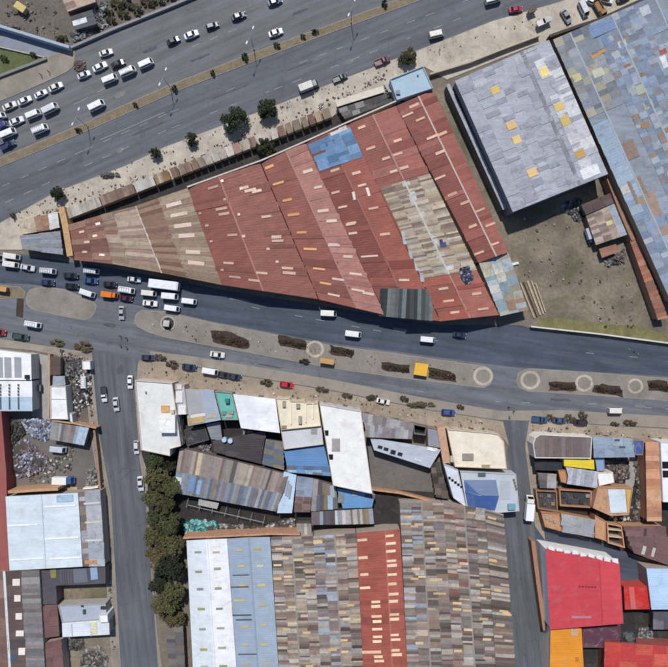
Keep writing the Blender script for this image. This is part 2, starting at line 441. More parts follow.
def wall_run(name, label, pts, h, th, col, m=None, cat='wall', group=None):
    """free-standing wall along photo points measured at its top"""
    W = [G(p[0], p[1], h) for p in pts]; c = W[len(W)//2]
    t = thing(name, label, cat, (c.x, c.y, 0), group)
    mb = MB(); cp = MB(); n = len(W)
    def offs(d):
        out = []
        for i in range(n):
            a = W[max(0, i-1)]; b = W[min(n-1, i+1)]; e = (b-a); e.z = 0; e.normalize()
            out.append((W[i].x-e.y*d, W[i].y+e.x*d))
        return out
    l, r = offs(th/2), offs(-th/2)
    mb.prism(l+r[::-1], 0, h-.1); l, r = offs(th/2+.05), offs(-th/2-.05); cp.prism(l+r[::-1], h-.099, h)
    part('wall_body', mb, m or M_BRICK, t, col); part('coping', cp, m or M_BRICK, t, tuple(min(250, v+4) for v in col))
    return t
def scrap_heap(name, label, poly, n, pal, z=.02, size=(.3, 1.6), hmax=1.2, cat='scrap heap'):
    """an uncountable heap of small broken pieces"""
    P = [G(*p) for p in poly]; xs = [p.x for p in P]; ys = [p.y for p in P]; mb = MB()
    def inside(x, y):
        r = False
        for i in range(len(P)):
            a, b = P[i-1], P[i]
            if (a.y > y) != (b.y > y) and x < (b.x-a.x)*(y-a.y)/(b.y-a.y)+a.x: r = not r
        return r
    k = 0; tries = 0; cx, cy = sum(xs)/len(xs), sum(ys)/len(ys); rad = max(max(xs)-min(xs), max(ys)-min(ys))/2
    while k < n and tries < n*20:
        tries += 1
        x, y = random.uniform(min(xs), max(xs)), random.uniform(min(ys), max(ys))
        if not inside(x, y): continue
        k += 1; hh = hmax*max(.15, 1-math.dist((x, y), (cx, cy))/rad)
        d = (random.uniform(*size), random.uniform(*size)*.6, random.uniform(.08, .5))
        zz = z+random.uniform(d[2]*.5, max(d[2]*.5+.02, hh))
        mb.box((x, y, zz), d, random.uniform(0, 3.14), lin(jit(random.choice(pal), 14)), (random.uniform(-.4, .4), random.uniform(-.4, .4)))
    # a low mound under the pieces so that nothing floats
    mp = ccw([(p.x, p.y) for p in P]); inner = shrink(mp, rad*.25); nn = len(mp)
    mb.add([(x, y, z) for x, y in mp]+[(x, y, z+hmax*.45) for x, y in inner], [list(range(nn, 2*nn))]+[(i, (i+1) % nn, nn+(i+1) % nn, nn+i) for i in range(nn)], lin((74, 70, 66)))
    o = bpy.data.objects.new(name, mb.mesh(name)); o.data.materials.append(M_JUNK); link(o); o['kind'] = 'stuff'; o['label'] = label; o['category'] = cat
    return o

# ------------------------------------------------------------------ ground, roads, pavements
struct('ground', MB().add([(-1500,-1500,0),(1500,-1500,0),(1500,1500,0),(-1500,1500,0)], [(0,1,2,3)]), M_GROUND)
MED_N = [(-70,187),(0,158),(44,140),(87,122),(128,103.5),(170,85),(250,54),(335,23),(400,-1),(480,-31)]
MED_S = [(-66,196),(3,166),(47,148),(90,130),(131,112),(173,93),(253,62),(338,30.5),(403,7),(483,-23)]
NEDGE = [(-70,133),(0,102),(45,83),(68,72),(75,66),(76,47),(110,32),(190,-2),(300,-50)]
SEDGE = [(-70,252),(0,223),(56,192),(125,166),(165,147),(277,105),(335,82),(414,52),(493,21),(560,2),(640,-30)]
av_up = poly_struct('avenue_upper_carriageway', NEDGE+[(470,-60),(480,-29)]+[(p[0]+.6, p[1]+2) for p in MED_N[::-1]], -.02, .02, M_ASPH_UP)
av_lo = poly_struct('avenue_lower_carriageway', [(p[0]-.6, p[1]-2) for p in MED_S]+[(640,-85),(640,-30)]+SEDGE[::-1], -.02, .0205, M_ASPH_LO)
NE2 = [(-70,238),(0,254),(20,254),(75,263),(113,268),(222,290),(318,305),(440,325),(520,325),(535,330),(668,347),(760,354)]
SE2 = [(760,436),(668,428),(527,421),(498,420),(430,410),(335,391),(240,375),(165,361),(140,360),(92,352),(0,338),(-70,330)]
low = poly_struct('lower_avenue', NE2+SE2, -.02, .018, M_ASPH_SO)
poly_struct('lower_avenue_north_carriageway', NE2+[(760,381),(668,376),(515,367),(480,363),(400,352),(330,343),(270,332),(210,321),(165,310),(130,304),(97,298),(66,289),(27,284),(0,283),(-70,275)], -.02, .026, M_ASPH)
poly_struct('parking_lane', [(150,351),(190,356),(240,364),(335,380),(420,397),(500,411),(560,410),(668,416),(760,422),(760,435.6),(668,427.6),(527,420.6),(498,419.6),(430,409.6),(335,390.6),(240,374.6),(165,360.6),(150,359)], -.02, .03, M_PARK)
poly_struct('side_street_west', [(92,351),(138,359),(136,380),(139,457),(145,497),(158,667),(165,760),(127,760),(120,667),(110,497),(98,432),(93,380)], -.02, .022, M_ASPH_ST)
poly_struct('side_street_east', [(503,419),(529,420.5),(525,445),(534,522),(546,667),(552,760),(522,760),(515,667),(503,522),(503,480),(508,445)], -.02, .022, M_ASPH_ST)
poly_struct('alley', [(531,522),(560,531),(612,546),(642,560),(668,566),(720,580),(720,592),(668,578),(628,590),(600,575),(540,560)], -.02, .014, M_ASPH)
def pavement(name, pts, m, h=.14, kerb=True):
    P = ccw([tuple(G(*p)[:2]) for p in pts]); 
    o = struct(name, MB().prism(shrink(P, .16), -.02, h+.004), m)
    if kerb:
        I = shrink(P, .2); n = len(P)
        vs = [(x, y, -.02) for x, y in P]+[(x, y, h) for x, y in P]+[(x, y, h) for x, y in I]
        k = MB().add(vs, [(i, (i+1) % n, n+(i+1) % n, n+i) for i in range(n)]+[(n+i, n+(i+1) % n, 2*n+(i+1) % n, 2*n+i) for i in range(n)])
        part('kerb', k, M_KERB, o, None, (0, 0, 0))
    return o
pavement('pavement_north', [(-70,258),(-70,252)]+SEDGE[1:]+[(700,-30),(646,3),(552,41),(530,47),(447,80),(424,67),(391,80),(386,93),(338,112),(332,117.5),(172,180),(69.5,220),(60,237),(22,250),(0,250)], M_PAVE)
pavement('pavement_northwest', [(-70,132),(0,101.5),(45,82.5),(68,71.5),(74.5,65),(75,50),(70,48.5),(47,57),(45,60),(0,79),(-70,106)], M_PAVE2)
pavement('avenue_median', MED_N+MED_S[::-1], M_MEDSOIL, .16)
def rounded(cx, cy, rx, ry, n=20, rot=0):
    return [(cx+rx*math.cos(2*math.pi*i/n), cy+ry*math.sin(2*math.pi*i/n)) for i in range(n)]
pavement('traffic_island_west', [(27,294),(30,290),(35,288),(50,287),(66,290),(82,297),(93,301),(97,306),(95,313),(91,318),(85,320.5),(66,317),(33,310),(28,306),(26,300)], M_ISLE)
pavement('traffic_island_long', [(134,321),(136,314),(142,310),(166,311.5),(210,322),(270,333.5),(330,345),(400,354),(470,364),(485,366),(491,371),(493,378),(490,385),(484,388),(470,386.5),(400,378),(330,368),(250,353),(200,344),(165,337.5),(150,333),(138,327)], M_ISLE)
pavement('traffic_island_east', [(516,381),(518,373),(524,369.5),(532,368.5),(600,373),(668,378),(760,384),(760,406),(668,401),(600,396),(528,391.5),(519,388)], M_ISLE)
pavement('median_tip', [(-70,279),(0,285),(20,287),(26,292),(24,298),(0,299),(-70,294)], M_MEDSOIL)
poly_struct('island_crossing', [(17,298),(24,299),(23,318),(16,316)], -.02, .032, M_SOIL)
pavement('pavement_south', [(140,360.8),(165,361.8),(240,375.8),(335,391.8),(430,410.8),(498,420.8),(503,422),(509,446),(505,440),(498,434),(440,428),(360,414),(319,406),(276,400),(233,396),(172,385),(140,382),(137,380),(138,364)], M_PAVE3)
pavement('pavement_southeast', [(529,421.5),(668,429),(760,437),(760,446),(668,442),(593,438),(540,436),(534,442),(535,458),(545,540),(535,526),(525,446)], M_PAVE3)
pavement('pavement_west', [(-70,331),(0,339),(92,353),(94,380),(99,432),(111,497),(121,667),(128,760),(118,760),(112,667),(101,497),(90,432),(84,360),(31,350),(0,347),(-70,338)], M_PAVE2)
pavement('pavement_lane', [(134.5,384),(137.8,384),(141,452),(147,470),(150,540),(157,630),(162,667),(158.5,667),(146,497),(139.6,457)], M_PAVE2)
# planting beds and paved rounds on the islands
def bed(pts, m=M_SOIL, name='planting_bed', z=.19):
    pts = [(a[0]+(b[0]-a[0])*k/4+random.uniform(-.9, .9), a[1]+(b[1]-a[1])*k/4+random.uniform(-.8, .8)) for a, b in zip(pts, pts[1:]+pts[:1]) for k in range(4)]
    return struct(name, MB().prism([G(*p) for p in pts], .1, z), m)
for b in ([(211,331),(228,331),(249,340),(249,349),(230,347),(213,342)], [(278,335),(306,340),(306,350),(280,345)], [(330,345),(355,350),(352,358),(331,355)],
          [(381,362),(410,365),(410,374),(382,370)], [(428,367),(455,373),(456,382),(428,378)], [(549,382),(574,382),(577,391),(549,390)],
          [(594,385),(603,384),(620,386),(623,397),(592,392)], [(647,380),(668,381),(668,392),(648,390)]): bed(b)
for (x, y, r) in ((315,349,9),(483,376,10),(530,380,10),(584,383,9),(635,386,8)):
    struct('paved_round', MB().prism([G(*p) for p in rounded(x, y, r, r*.95)], .1, .165), M_PAVE)
    struct('paved_round', MB().prism([G(*p) for p in rounded(x, y, r*.72, r*.68)], .1, .17), M_ISLE)
# open ground
poly_struct('vacant_lot', [(434,90),(449,83),(470,120),(513,214),(610,178),(672,335),(664,343),(535,328),(528,311),(507,253),(470,166)], -.02, .012, M_LOT)
poly_struct('painted_shade_gap', [(69,219),(172,179),(332,116),(396,95),(402,104),(349,128),(262,166),(188,192),(72,230)], -.02, .013, M_SHADEYARD)  # shadow between stalls and red roofs painted as a dark ground strip
poly_struct('riverbank', [(-70,-60),(300,-60),(188,-2),(110,31),(70,48),(0,27),(-70,15)], -.02, .012, M_DIRT)
poly_struct('canal_road', [(-70,17),(0,29),(69,49.5),(47,57),(0,46),(-70,34)], -.02, .016, M_CANAL)
poly_struct('weed_strip', [(535,327),(600,333),(664,341.5),(668,336),(640,326),(600,324),(560,318),(540,318)], -.02, .017, M_WEEDS)
poly_struct('grass', [(-70,38),(0,47),(46,58),(0,77),(-70,104)], -.02, .013, M_GRASS)
poly_struct('yard_west', [(4,412),(52,420),(90,427),(97,434),(101,490),(60,492),(5,492)], -.02, .012, M_YARD)
poly_struct('concrete_court', [(31,352),(50,356),(50,420),(32,416)], -.02, .015, M_CONC)
poly_struct('yard_north_west', [(50,356),(91,362),(96,430),(50,420)], -.02, .012, M_DIRT)
poly_struct('pit_ground', [(56,585),(108,582),(108,603),(57,604)], -.02, .012, M_LOT)
poly_struct('rubble_yard', [(60,637),(112,635),(118,680),(62,680)], -.02, .012, M_LOT)
poly_struct('inner_yard', [(140,440),(185,384),(240,395),(300,400),(320,425),(520,510),(420,530),(270,540),(183,540),(160,620),(148,500)], -.02, .012, M_SHADEYARD)
poly_struct('concrete_yard', [(368,446),(432,462),(434,492),(372,488)], -.02, .016, M_YARD)
poly_struct('yard_east', [(533,440),(720,440),(720,560),(640,557),(534,520)], -.02, .012, M_SHADEYARD)
poly_struct('yard_south_east', [(540,560),(720,580),(720,720),(545,720)], -.02, .0125, M_SHADEYARD)
poly_struct('yard_south_west', [(-60,560),(108,560),(112,720),(-60,720)], -.02, .011, M_SHADEYARD)
# lane markings
def dash(a, b, parent, wd=.13, z=.026):
    A, B = G(*a), G(*b); c = (A+B)/2; d = B-A
    part('lane_marking', MB().box((c.x, c.y, z), (d.length, wd, .008), math.atan2(d.y, d.x)), M_PAINT, parent, None, (0, 0, 0))
def lane(P, parent, on=9, gap=11, ph=0, skip=0, z=.026, wd=.13):
    for a, b in zip(P, P[1:]):
        L = math.dist(a, b); s_ = ph
        while s_ < L-2:
            if random.random() >= skip:
                e = min(L, s_+on); dash([a[i]+(b[i]-a[i])*s_/L for i in (0, 1)], [a[i]+(b[i]-a[i])*e/L for i in (0, 1)], parent, wd, z)
            s_ += on+gap
def between(f, A, B): return [(a[0]+(b[0]-a[0])*f, a[1]+(b[1]-a[1])*f) for a, b in zip(A, B)]
SA = [(3,166),(90,130),(173,93),(253,62),(338,30.5),(403,7),(483,-23)]; SB = [(0,223),(75,186),(165,147),(277,105),(350,77),(414,52),(493,21)]
lane(between(.36, SA, SB), av_lo, skip=.25); lane(between(.68, SA, SB), av_lo, ph=5, skip=.2)
lane([(100,140),(170,110)], av_lo, 70, 5)
NA = [(0,102),(68,72),(130,28),(230,-14)]; NB = [(0,158),(87,122),(170,85),(250,54)]
lane(between(.6, NA, NB), av_up, skip=.55)
lane([(230,303),(330,322),(430,340),(520,347),(668,360)], low, 8, 14, skip=.35, z=.03)
lane([(330,375),(430,393),(500,402),(600,404),(668,409)], low, 8, 14, skip=.6, z=.023)

# patch repairs in the asphalt
M_PATCHD = mat('asphalt_patch_dark', (82, 84, 90), var=.25, scale=.5, fine=.2); M_PATCHL = mat('asphalt_patch_pale', (120, 118, 116), var=.2, scale=.5, fine=.2)
for par, x, y, l_, w_, a_, m_ in ((av_lo,60,165,26,3.2,24,M_PATCHD),(av_lo,150,128,40,2.2,24,M_PATCHD),(av_lo,230,92,44,1.8,21,M_PATCHD),(av_lo,300,66,30,2.4,20,M_PATCHD),(av_lo,390,38,34,2.2,20,M_PATCHD),(av_lo,120,150,8,5,24,M_PATCHL),(av_lo,350,62,9,4,20,M_PATCHL),(av_up,200,58,22,3,22,M_PATCHD),(av_up,120,95,12,6,24,M_PATCHL),(av_up,150,50,16,5,22,M_PATCHD),(av_up,300,12,20,3,20,M_PATCHD),(low,560,352,30,2.4,-5,M_PATCHD),(low,620,362,40,1.6,-5,M_PATCHD),(low,240,300,24,2.2,-9,M_PATCHL),(low,400,330,16,4,-9,M_PATCHL),(low,110,325,14,5,-8,M_PATCHD),(low,270,366,26,2,-10,M_PATCHD),(low,560,400,22,3,-3,M_PATCHD),(low,640,406,12,4,-3,M_PATCHL),(low,120,370,7,9,-8,M_PATCHD)):
    A = G(x, y); P_ = [(l_/2*math.cos(2*math.pi*k_/16)*random.uniform(.8,1.1), w_/2*math.copysign(abs(math.sin(2*math.pi*k_/16))**.5, math.sin(2*math.pi*k_/16))*random.uniform(.6,1.2)) for k_ in range(16)]
    c_, s_ = math.cos(R(a_)), math.sin(R(a_))
    part('asphalt_patch', MB().prism([(A.x+(px_*c_-py_*s_)*S, A.y+(px_*s_+py_*c_)*S) for px_, py_ in P_], .0, .034 if par is low else .0245), m_, par, None, (0, 0, 0))
# ------------------------------------------------------------------ the red-roofed warehouse compound
RED = (139,84,72); RED_D = (125,74,63); RED_L = (155,96,84); PINK = (165,112,101); BRICKR = (147,79,63)
TAN = [(152,130,110),(140,118,100),(164,144,124),(128,106,90),(146,122,102)]
GRP = 'warehouse bays of the red compound'
WC = (170,156,142)
a = Shed('warehouse', 'small reddish brown roof at the narrow left end of the red compound', 'warehouse', [(69,225),(101,215),(113,264),(75,260)], [(0,5),(.5,6),(1,5)], [(132,88,75),(126,82,71)], WC, group=GRP)
a.sheets(0,1,0,1,14,5,[(132,88,75),(140,97,85),(118,77,67),(147,109,95)],.5,6); a.sky([(82,232),(88,242),(95,236),(85,252),(102,255),(98,224)], 5, 2, (214,196,180)); a.finish()
a = Shed('warehouse', 'weathered tan roof with wide ribs beside the small reddish brown roof', 'warehouse', [(101,215),(136,206),(162,273),(113,264)], [(0,5),(.35,5.8),(1,5.1)], [(150,122,108)], WC, group=GRP)
a.sheets(0,1,0,1,24,3.4,TAN+[(178,156,140)],.95,7); a.sheets(0,.3,.1,.9,14,6,[(131,91,79)],.3,6); a.finish()
a = Shed('warehouse', 'half rusty red half tan roof with six pale skylights, left of the big red roof', 'warehouse', [(136,206),(188,188),(222,285),(162,273)], [(0,5.2),(.42,6.4),(1,5.2)], [(133,95,81),(152,126,112)], WC, group=GRP)
a.sheets(0,.42,0,1,22,3.6,[(127,93,77),(135,105,87),(148,120,102),(117,85,70)],.95,6); a.sheets(.42,1,0,1,30,3.6,[(146,126,106),(156,136,116),(134,112,94),(140,114,95)],.95,6)
a.sky(cr(165,165,F4,[(35,155),(55,195),(70,238),(85,278),(110,342),(122,385)]), 16, 3.4, (196,172,152)); a.strip(0,0,1,.5,(190,178,166),'edge_flashing'); a.finish()
c = Shed('warehouse', 'largest dark red gable roof with pale skylights in the left half of the compound', 'warehouse', [(188,188),(260,163),(318,299),(222,285)], [(0,5.4),(.43,7.0),(1,5.4)], [(135,80,68),(139,84,72)], WC, .8, cap=(163,110,97), group=GRP)
c.sheets(0,1,0,1,26,6,[RED,RED_D,(145,90,78)],.12,5)
c.sky(cr(165,165,F4,[(190,88),(360,103),(222,172),(232,192),(398,203),(265,275),(437,283),(442,298),(250,385),(275,440),(480,405),(487,424),(375,424),(370,455),(335,100),(310,90)]), 11, 2.6, (196,157,136)); c.sky(cr(165,165,F4,[(138,190),(165,238),(182,300),(225,412),(290,195),(308,280),(405,330),(440,380),(235,135),(220,65)]),3,2.4,(197,166,147)); c.finish()
d = Shed('warehouse', 'red gable roof with one pinkish slope and a row of orange skylights', 'warehouse', [(261,163),(305,143),(385,315),(319,299.5)], [(0,5.2),(.57,6.6),(1,5.4)], [(143,84,74),PINK], WC, .8, cap=(160,116,105), group=GRP)
d.sheets(.57,1,0,1,22,5,[PINK,(157,104,95),(174,124,113)],.35,6); d.sheets(0,.57,0,1,24,6,[RED,RED_D],.2,5)
d.sky(cr(165,165,F4,[(410,8),(445,72),(480,138),(505,195),(537,265),(570,330),(605,408),(630,465)]), 11, 2.6, (222,160,104))
d.sky(cr(165,165,F4,[(560,25),(600,88),(650,220),(620,180),(650,315)])+cr(330,165,F4,[(10,220),(12,312),(70,360),(100,428),(110,492),(150,505),(15,510),(40,450)]), 10, 2.6, (212,186,168)); d.finish()
e = Shed('warehouse', 'long narrow red gable roof running from a blue end to a dark grey end', 'warehouse', [(305,143),(349,124),(440,321),(386,316)], [(0,5.4),(.5,6.8),(1,5.4)], [(129,70,61),(148,83,70)], WC, .8, group=GRP)
e.strip(.5,.17,.83,.5,(150,88,80))
e.sheets(0,1,.18,.83,24,6,[(130,70,60),(146,81,68),(138,75,64)],.25,5)
e.sheets(.04,.98,.015,.165,13,6,[(92,128,166),(74,112,152),(104,142,178),(84,118,150)],1,8)
e.patch((335,133),10,3,(190,200,206)); e.patch((343,129),8,4,(196,186,170)); e.patch((319,153),14,2,(137,67,60)); e.patch((330,143),9,4,(60,88,124))
e.sheets(0,1,.84,1,3.6,60,[(58,64,68),(84,92,94),(44,50,54),(104,112,112)],1,5)
e.sky(cr(330,165,F4,[(20,20),(22,108),(50,165),(85,228),(90,268),(103,32),(125,80),(170,170),(215,272),(290,452),(80,232)]), 9, 2.3, (210,176,150)); e.sky(cr(330,165,F4,[(155,358)]),15,2,(206,190,176)); e.sky([(354,196),(368,192)],3,8,(214,200,190)); e.finish()
f = Shed('warehouse', 'red gable roof with a large pale beige patched area in its middle', 'warehouse', [(349,124),(396,106),(499,315),(441,321)], [(0,5.4),(.5,6.8),(1,5.4)], [(144,83,72),(156,95,83)], WC, .8, group=GRP)
f.strip(.5,0,.32,.5,(170,122,112)); f.strip(.5,.325,.785,.6,(186,184,176)); f.strip(.5,.79,1,.5,(170,122,112))
f.sheets(0,1,0,.32,24,6,[(146,85,74),(138,78,68),(160,100,90)],.25,6); f.sheets(0,1,.79,1,24,6,[(159,85,69),(151,81,67)],.5,6)
f.sheets(.03,1,.325,.785,11,2.3,[(172,158,136),(158,142,122),(184,172,152),(142,122,106),(176,158,128),(128,108,94),(166,156,144)],1,11)
f.sheets(.44,.58,.325,.785,10,7,[(184,184,182),(174,172,166)],.85,6); f.sheets(.0,.06,.55,.8,4,14,[(172,182,186)],1,6)
f.patch((443,245),6,5,(70,72,120)); f.patch((441,242),3,5,(46,50,96)); f.patch((450,268),7,4,(196,200,200))
f.sky(cr(330,0,F4,[(125,500),(160,582),(220,622),(265,552),(265,605),(290,658)])+cr(330,165,F4,[(250,25),(290,12),(445,485),(465,533),(490,578),(575,505),(600,565)]), 9, 2.4, (214,175,148))
f.finish()
g = Shed('warehouse', 'narrow red gable roof with a pale ridge along the right edge of the compound', 'warehouse', [(396.5,106),(433,90),(508,252),(478.5,263)], [(0,5.4),(.6,6.7),(1,5.4)], [(135,76,67),(154,93,82)], WC, .8, cap=(192,167,154), group=GRP)
g.sheets(0,1,0,1,22,6,[(139,80,70),(131,72,63),(156,93,82)],.25,6)
g.sky(cr(330,0,F4,[(330,415),(355,468),(295,455),(405,537),(435,597),(440,525)])+cr(330,165,F4,[(425,52),(480,115),(530,148),(560,240),(585,345),(640,230),(570,185),(645,310)]), 10, 2.4, (211,169,142)); g.finish()
g = Shed('lean_to', 'grey blue patched lean-to roof at the lower right corner of the compound', 'shed', [(479,263.5),(508,252.5),(528,310),(500.5,316)], [(0,5.2),(1,4.4)], [(150,152,154)], WC)
g.sheets(0,1,0,1,9,6,[(158,166,170),(146,140,128),(176,170,152),(132,150,160),(188,188,182),(150,120,98)],1,9); g.finish()
t, r, o, z = flat('blue_roofed_block', 'flat pale blue roofed block at the top of the red compound', 'building', [(390,79),(423,66),(433,88),(397,100)], 7, (160,186,202), (170,182,192), .5, fac=(0,))
on_roof(r, o, 'roof_hatch', (398,92), z, (1.4,1.2,.7), (140,150,158)); on_roof(r, o, 'vent', (418,74), z, (.5,.5,.8), (180,184,186))
t = thing('fire_escape', 'dark steel outside stair against the pale blue roofed block', 'staircase', G(388,90))
W = G(389,92)
for i in range(9):
    part('step', MB().box((W.x-1.1+i*.12, W.y+2.2-i*.5, .4+i*.55), (1.3,.5,.08)), M_STEEL, t)
part('stringer', MB().cyl((W.x-1.75,W.y+2.4,.1),(W.x-.8,W.y-2,5.2),.08,.08), M_BLACK, t); part('stringer', MB().cyl((W.x-.45,W.y+2.4,.1),(W.x+.5,W.y-2,5.2),.08,.08), M_BLACK, t)
g = Shed('canopy', 'long cream canopy roof on the pavement behind the dark grey pickup', 'canopy', [(335,101),(383,86),(385,92),(337,107)], [(0,3.1),(1,3.1)], [(206,196,178)], (120,112,104), m=M_SLOPEC)
g = Shed('shed', 'low dark grey yard roof between the cream canopy and the red roofs', 'shed', [(338,109),(386,94),(394,101),(345,119)], [(0,2.8),(1,2.8)], [(66,64,64)], (90,86,80)); g.sheets(0,1,0,1,8,6,[(72,70,70),(96,92,88),(52,50,50),(128,128,126)],.7,8); g.finish()
wall_run('compound_wall', 'pale concrete wall along the upper edge of the red compound', [(187,187),(262,160),(306,141),(349,121.5),(396,101)], 6.1, .35, (196,186,176), M_WALL)
# ------------------------------------------------------------------ roofs at the far left tip of the compound
wall_run('adobe_wall', 'thick orange adobe wall closing the left end of the compound', [(61,207),(65,225),(70,256)], 4.6, 1.9, (190,150,108))
for nm, lb, q, cl in (('tan', 'small tan tin roof at the left tip, beside the brown one', [(19,221),(34,217),(37,232),(20,235)], (186,168,144)), ('b', 'small brown tin roof between the tan and the white one', [(34,217),(48,214.5),(50,230),(37,232)], (150,116,94)), ('w', 'small white tin roof beside the orange adobe wall', [(48,214),(57.5,211.5),(59.5,227.5),(50,230)], (206,206,202))):
    s_ = Shed('market_shed', lb, 'shed', q, [(0,3.4),(1,3.2)], [cl], (150,132,112), group='small sheds at the left tip'); s_.sheets(0,1,0,1,7,4,[cl,jit(cl,12)],.8,9); s_.finish()
s_ = Shed('shed', 'grey blue sheet roof above the jam at the left tip of the compound', 'shed', [(20,236),(60,231),(63,255),(23,249)], [(0,3.8),(1,3.6)], [(136,142,152)], (120,112,106)); s_.sheets(0,1,0,1,20,3,[(140,148,158),(150,156,162),(124,130,140),(132,134,138)],1,6); s_.finish()
# ------------------------------------------------------------------ stalls along the north pavement
ORD = ['first','second','third','fourth','fifth','sixth','seventh','eighth','ninth','tenth','eleventh','twelfth','thirteenth','fourteenth','fifteenth','sixteenth','seventeenth','eighteenth','nineteenth','twentieth','twenty-first','twenty-second','twenty-third','twenty-fourth','twenty-fifth']
def stall(k, q, cols, label):
    s_ = Shed('market_stall', label, 'stall', q, [(0,2.9),(1,2.5)], [cols[0]], (126,112,98), pitch=.5, group='tin stalls along the north pavement', inset=.15, z0=.14)
    s_.sheets(0,1,0,1,11,2.6,cols,.9,10); s_.finish()
def stall_q(x0, x1):
    def ln(x, d):
        y = 214-(x-67)*.386 if x < 170 else 174.2-(x-170)*.388
        return (x+.36*d, y+.93*d)
    return [ln(x0,-5), ln(x0,5), ln(x1,5), ln(x1,-5)]
longs = [(67,100,[(178,170,160),(160,150,140),(190,184,176)],'long pale grey stall roof next to the orange adobe wall'),(101,134,[(132,108,94),(116,94,84),(146,122,108)],'long dark brown stall roof in the lower half of the roadside row'),(135,154,[(182,178,170),(190,188,182)],'pale grey stall roof right after the long dark brown one'),(155,169,[(150,120,84),(170,160,146)],'tan and brown stall roof at the middle of the roadside row')]
for k, (x0,x1,cl,lb) in enumerate(longs): stall(k, stall_q(x0,x1), cl, lb)
x = 171.5; k = 0
SP = [[(176,168,158)],[(150,118,96)],[(196,190,182)],[(134,100,84)],[(160,146,132)],[(142,124,110)],[(188,178,164)],[(120,96,84)]]
while x < 330:
    wd = random.uniform(5.2, 7.6)
    cl = random.choice(SP); cl = cl+[jit(cl[0],22)]
    stall(k, stall_q(x, x+wd), cl, '%s narrow tin stall right of the tan and brown stall roof' % ORD[k]); k += 1; x += wd+random.uniform(.5,1.6)
# ------------------------------------------------------------------ grey warehouse, vacant lot, big patched roof
GR = [(152,156,168),(160,164,174),(144,148,160),(170,174,182),(156,160,170),(150,150,160)]
g = Shed('grey_warehouse', 'wide grey and white sheet roof with yellow skylight squares', 'warehouse', [(455,81),(549,40),(608,174),(513,212)], [(0,8.4),(.28,9.2),(.5,8.6),(.72,9.2),(1,8.4)], [(158,162,172),(164,168,178)], (120,122,128), fac=(2,))
g.sheets(0,1,0,1,14,5,GR,.4,4); g.sheets(.78,1,.1,.95,12,14,[(192,192,196),(202,202,204)],.8,5); g.sheets(.69,.73,0,1,4,12,[(128,130,136),(140,140,146)],.9,8)
g.sky([(544,72),(559,107),(565,121),(580,154),(508,127),(514,141),(493,91),(529,174)], 9, 8.5, (214,184,110), 26)
g.patch((590,172),18,10,(222,222,222)); g.finish()
g = Shed('side_gutter_roof', 'narrow pale strip roof along the left wall of the grey warehouse', 'shed', [(446,85),(449.5,83.5),(507,208),(503,210)], [(0,4.4),(1,4.6)], [(156,160,166)], (104,104,104)); g.finish()
BL = [(126,141,164),(138,152,172),(118,133,154),(146,157,172),(134,143,157),(124,135,150),(152,162,174),(134,130,130),(114,124,140)]
g = Shed('market_hall', 'huge patched blue grey sheet roof filling the upper right corner', 'market hall', [(553,40),(706,-26),(824,236),(671,302)], [(0,7),(.11,7.8),(.24,7.0),(.38,8.2),(.52,7.2),(.66,8.2),(.8,7.2),(.92,8),(1,7)], [(128,140,154),(136,144,154)], (140,118,98), cap=(160,166,170))
g.sheets(0,.12,.33,.62,16,22,[(142,162,182),(150,168,186)],.9,6); g.sheets(0,.24,.62,1,12,8,BL[:4]+[(150,132,116),(162,172,180)],.95,8)
g.sheets(.24,.42,0,1,9,5,BL+[(140,122,110),(160,166,170)],1,5); g.sheets(.42,.56,0,1,9,5,BL,.9,5); g.sheets(0,.24,0,.3,9,7,[(120,126,136),(150,154,158),(104,110,118),(132,140,152),(136,138,142),(160,156,140)],1,10)
g.sheets(.56,.72,.0,1,12,12,BL,.7,8)
for p, a_, b_, cl in (((602,28),26,12,(112,136,172)),((612,38),20,10,(108,130,164)),((596,56),10,3.5,(190,142,84)),((602,52),8,3,(186,140,90)),((622,44),8,6,(192,202,212)),((627,58),12,6,(150,172,192)),((629,65),10,3,(150,104,84)),((577,78),8,7,(200,184,130)),((598,73),11,8,(186,186,166)),((640,90),8,9,(166,172,154)),((645,11),10,9,(176,184,190)),((663,52),7,5,(166,88,76)),((664,62),6,12,(216,216,216)),((645,125),9,6,(156,122,92)),((630,150),12,18,(138,118,106)),((638,190),14,24,(140,120,108)),((648,105),10,8,(160,166,152)),((625,190),8,8,(190,188,180)),((636,210),12,8,(150,168,178))):
    g.patch(p, a_, b_, cl)
g.finish()
wall_run('dark_wall', 'dark wall between the pavement and the huge patched blue grey roof', [(550,36),(578,26),(600,19),(648,-3),(700,-25)], 3.2, .8, (66,62,60))
wall_run('lot_wall', 'low white wall between the vacant lot and the lower avenue', [(531,326.5),(600,334),(668,343),(740,350)], 1.6, .35, (206,202,194), M_WALL)
wall_run('fence_wall', 'stone wall between the north pavement and the grey warehouse yard', [(430,74),(470,62),(500,50),(540,35)], 1.8, .4, (176,166,148), M_WALL)
wall_run('brick_wall', 'red brown brick wall between the vacant lot and the huge patched roof', [(609,178),(622,212),(634,240)], 4.0, 1.5, (152,112,90))
g = Shed('brick_shed', 'narrow terracotta roofed shed at the foot of the brick wall', 'shed', [(630,241),(637,238.5),(668,318),(658,320)], [(0,3.4),(1,3.9)], [(160,104,82)], (140,106,86), m=M_SHEET); g.sheets(0,1,0,1,9,4,[(164,104,80),(150,96,76),(172,120,94),(136,100,84)],.95,10); g.finish()
g = Shed('shack', 'patched brown shack with a pale blue strip in the vacant lot', 'shack', [(586,216),(616,203),(629,234),(596,245)], [(0,3),(.5,3.5),(1,3)], [(150,136,126)], (120,104,92))
g.sheets(0,.72,0,1,11,3,[(158,140,128),(140,120,110),(172,158,144),(128,112,106),(168,148,140)],1,9); g.sheets(.72,1,0,1,9,6,[(162,170,180),(150,160,172)],1,6); g.patch((609,223),6,4,(206,194,128)); g.finish()
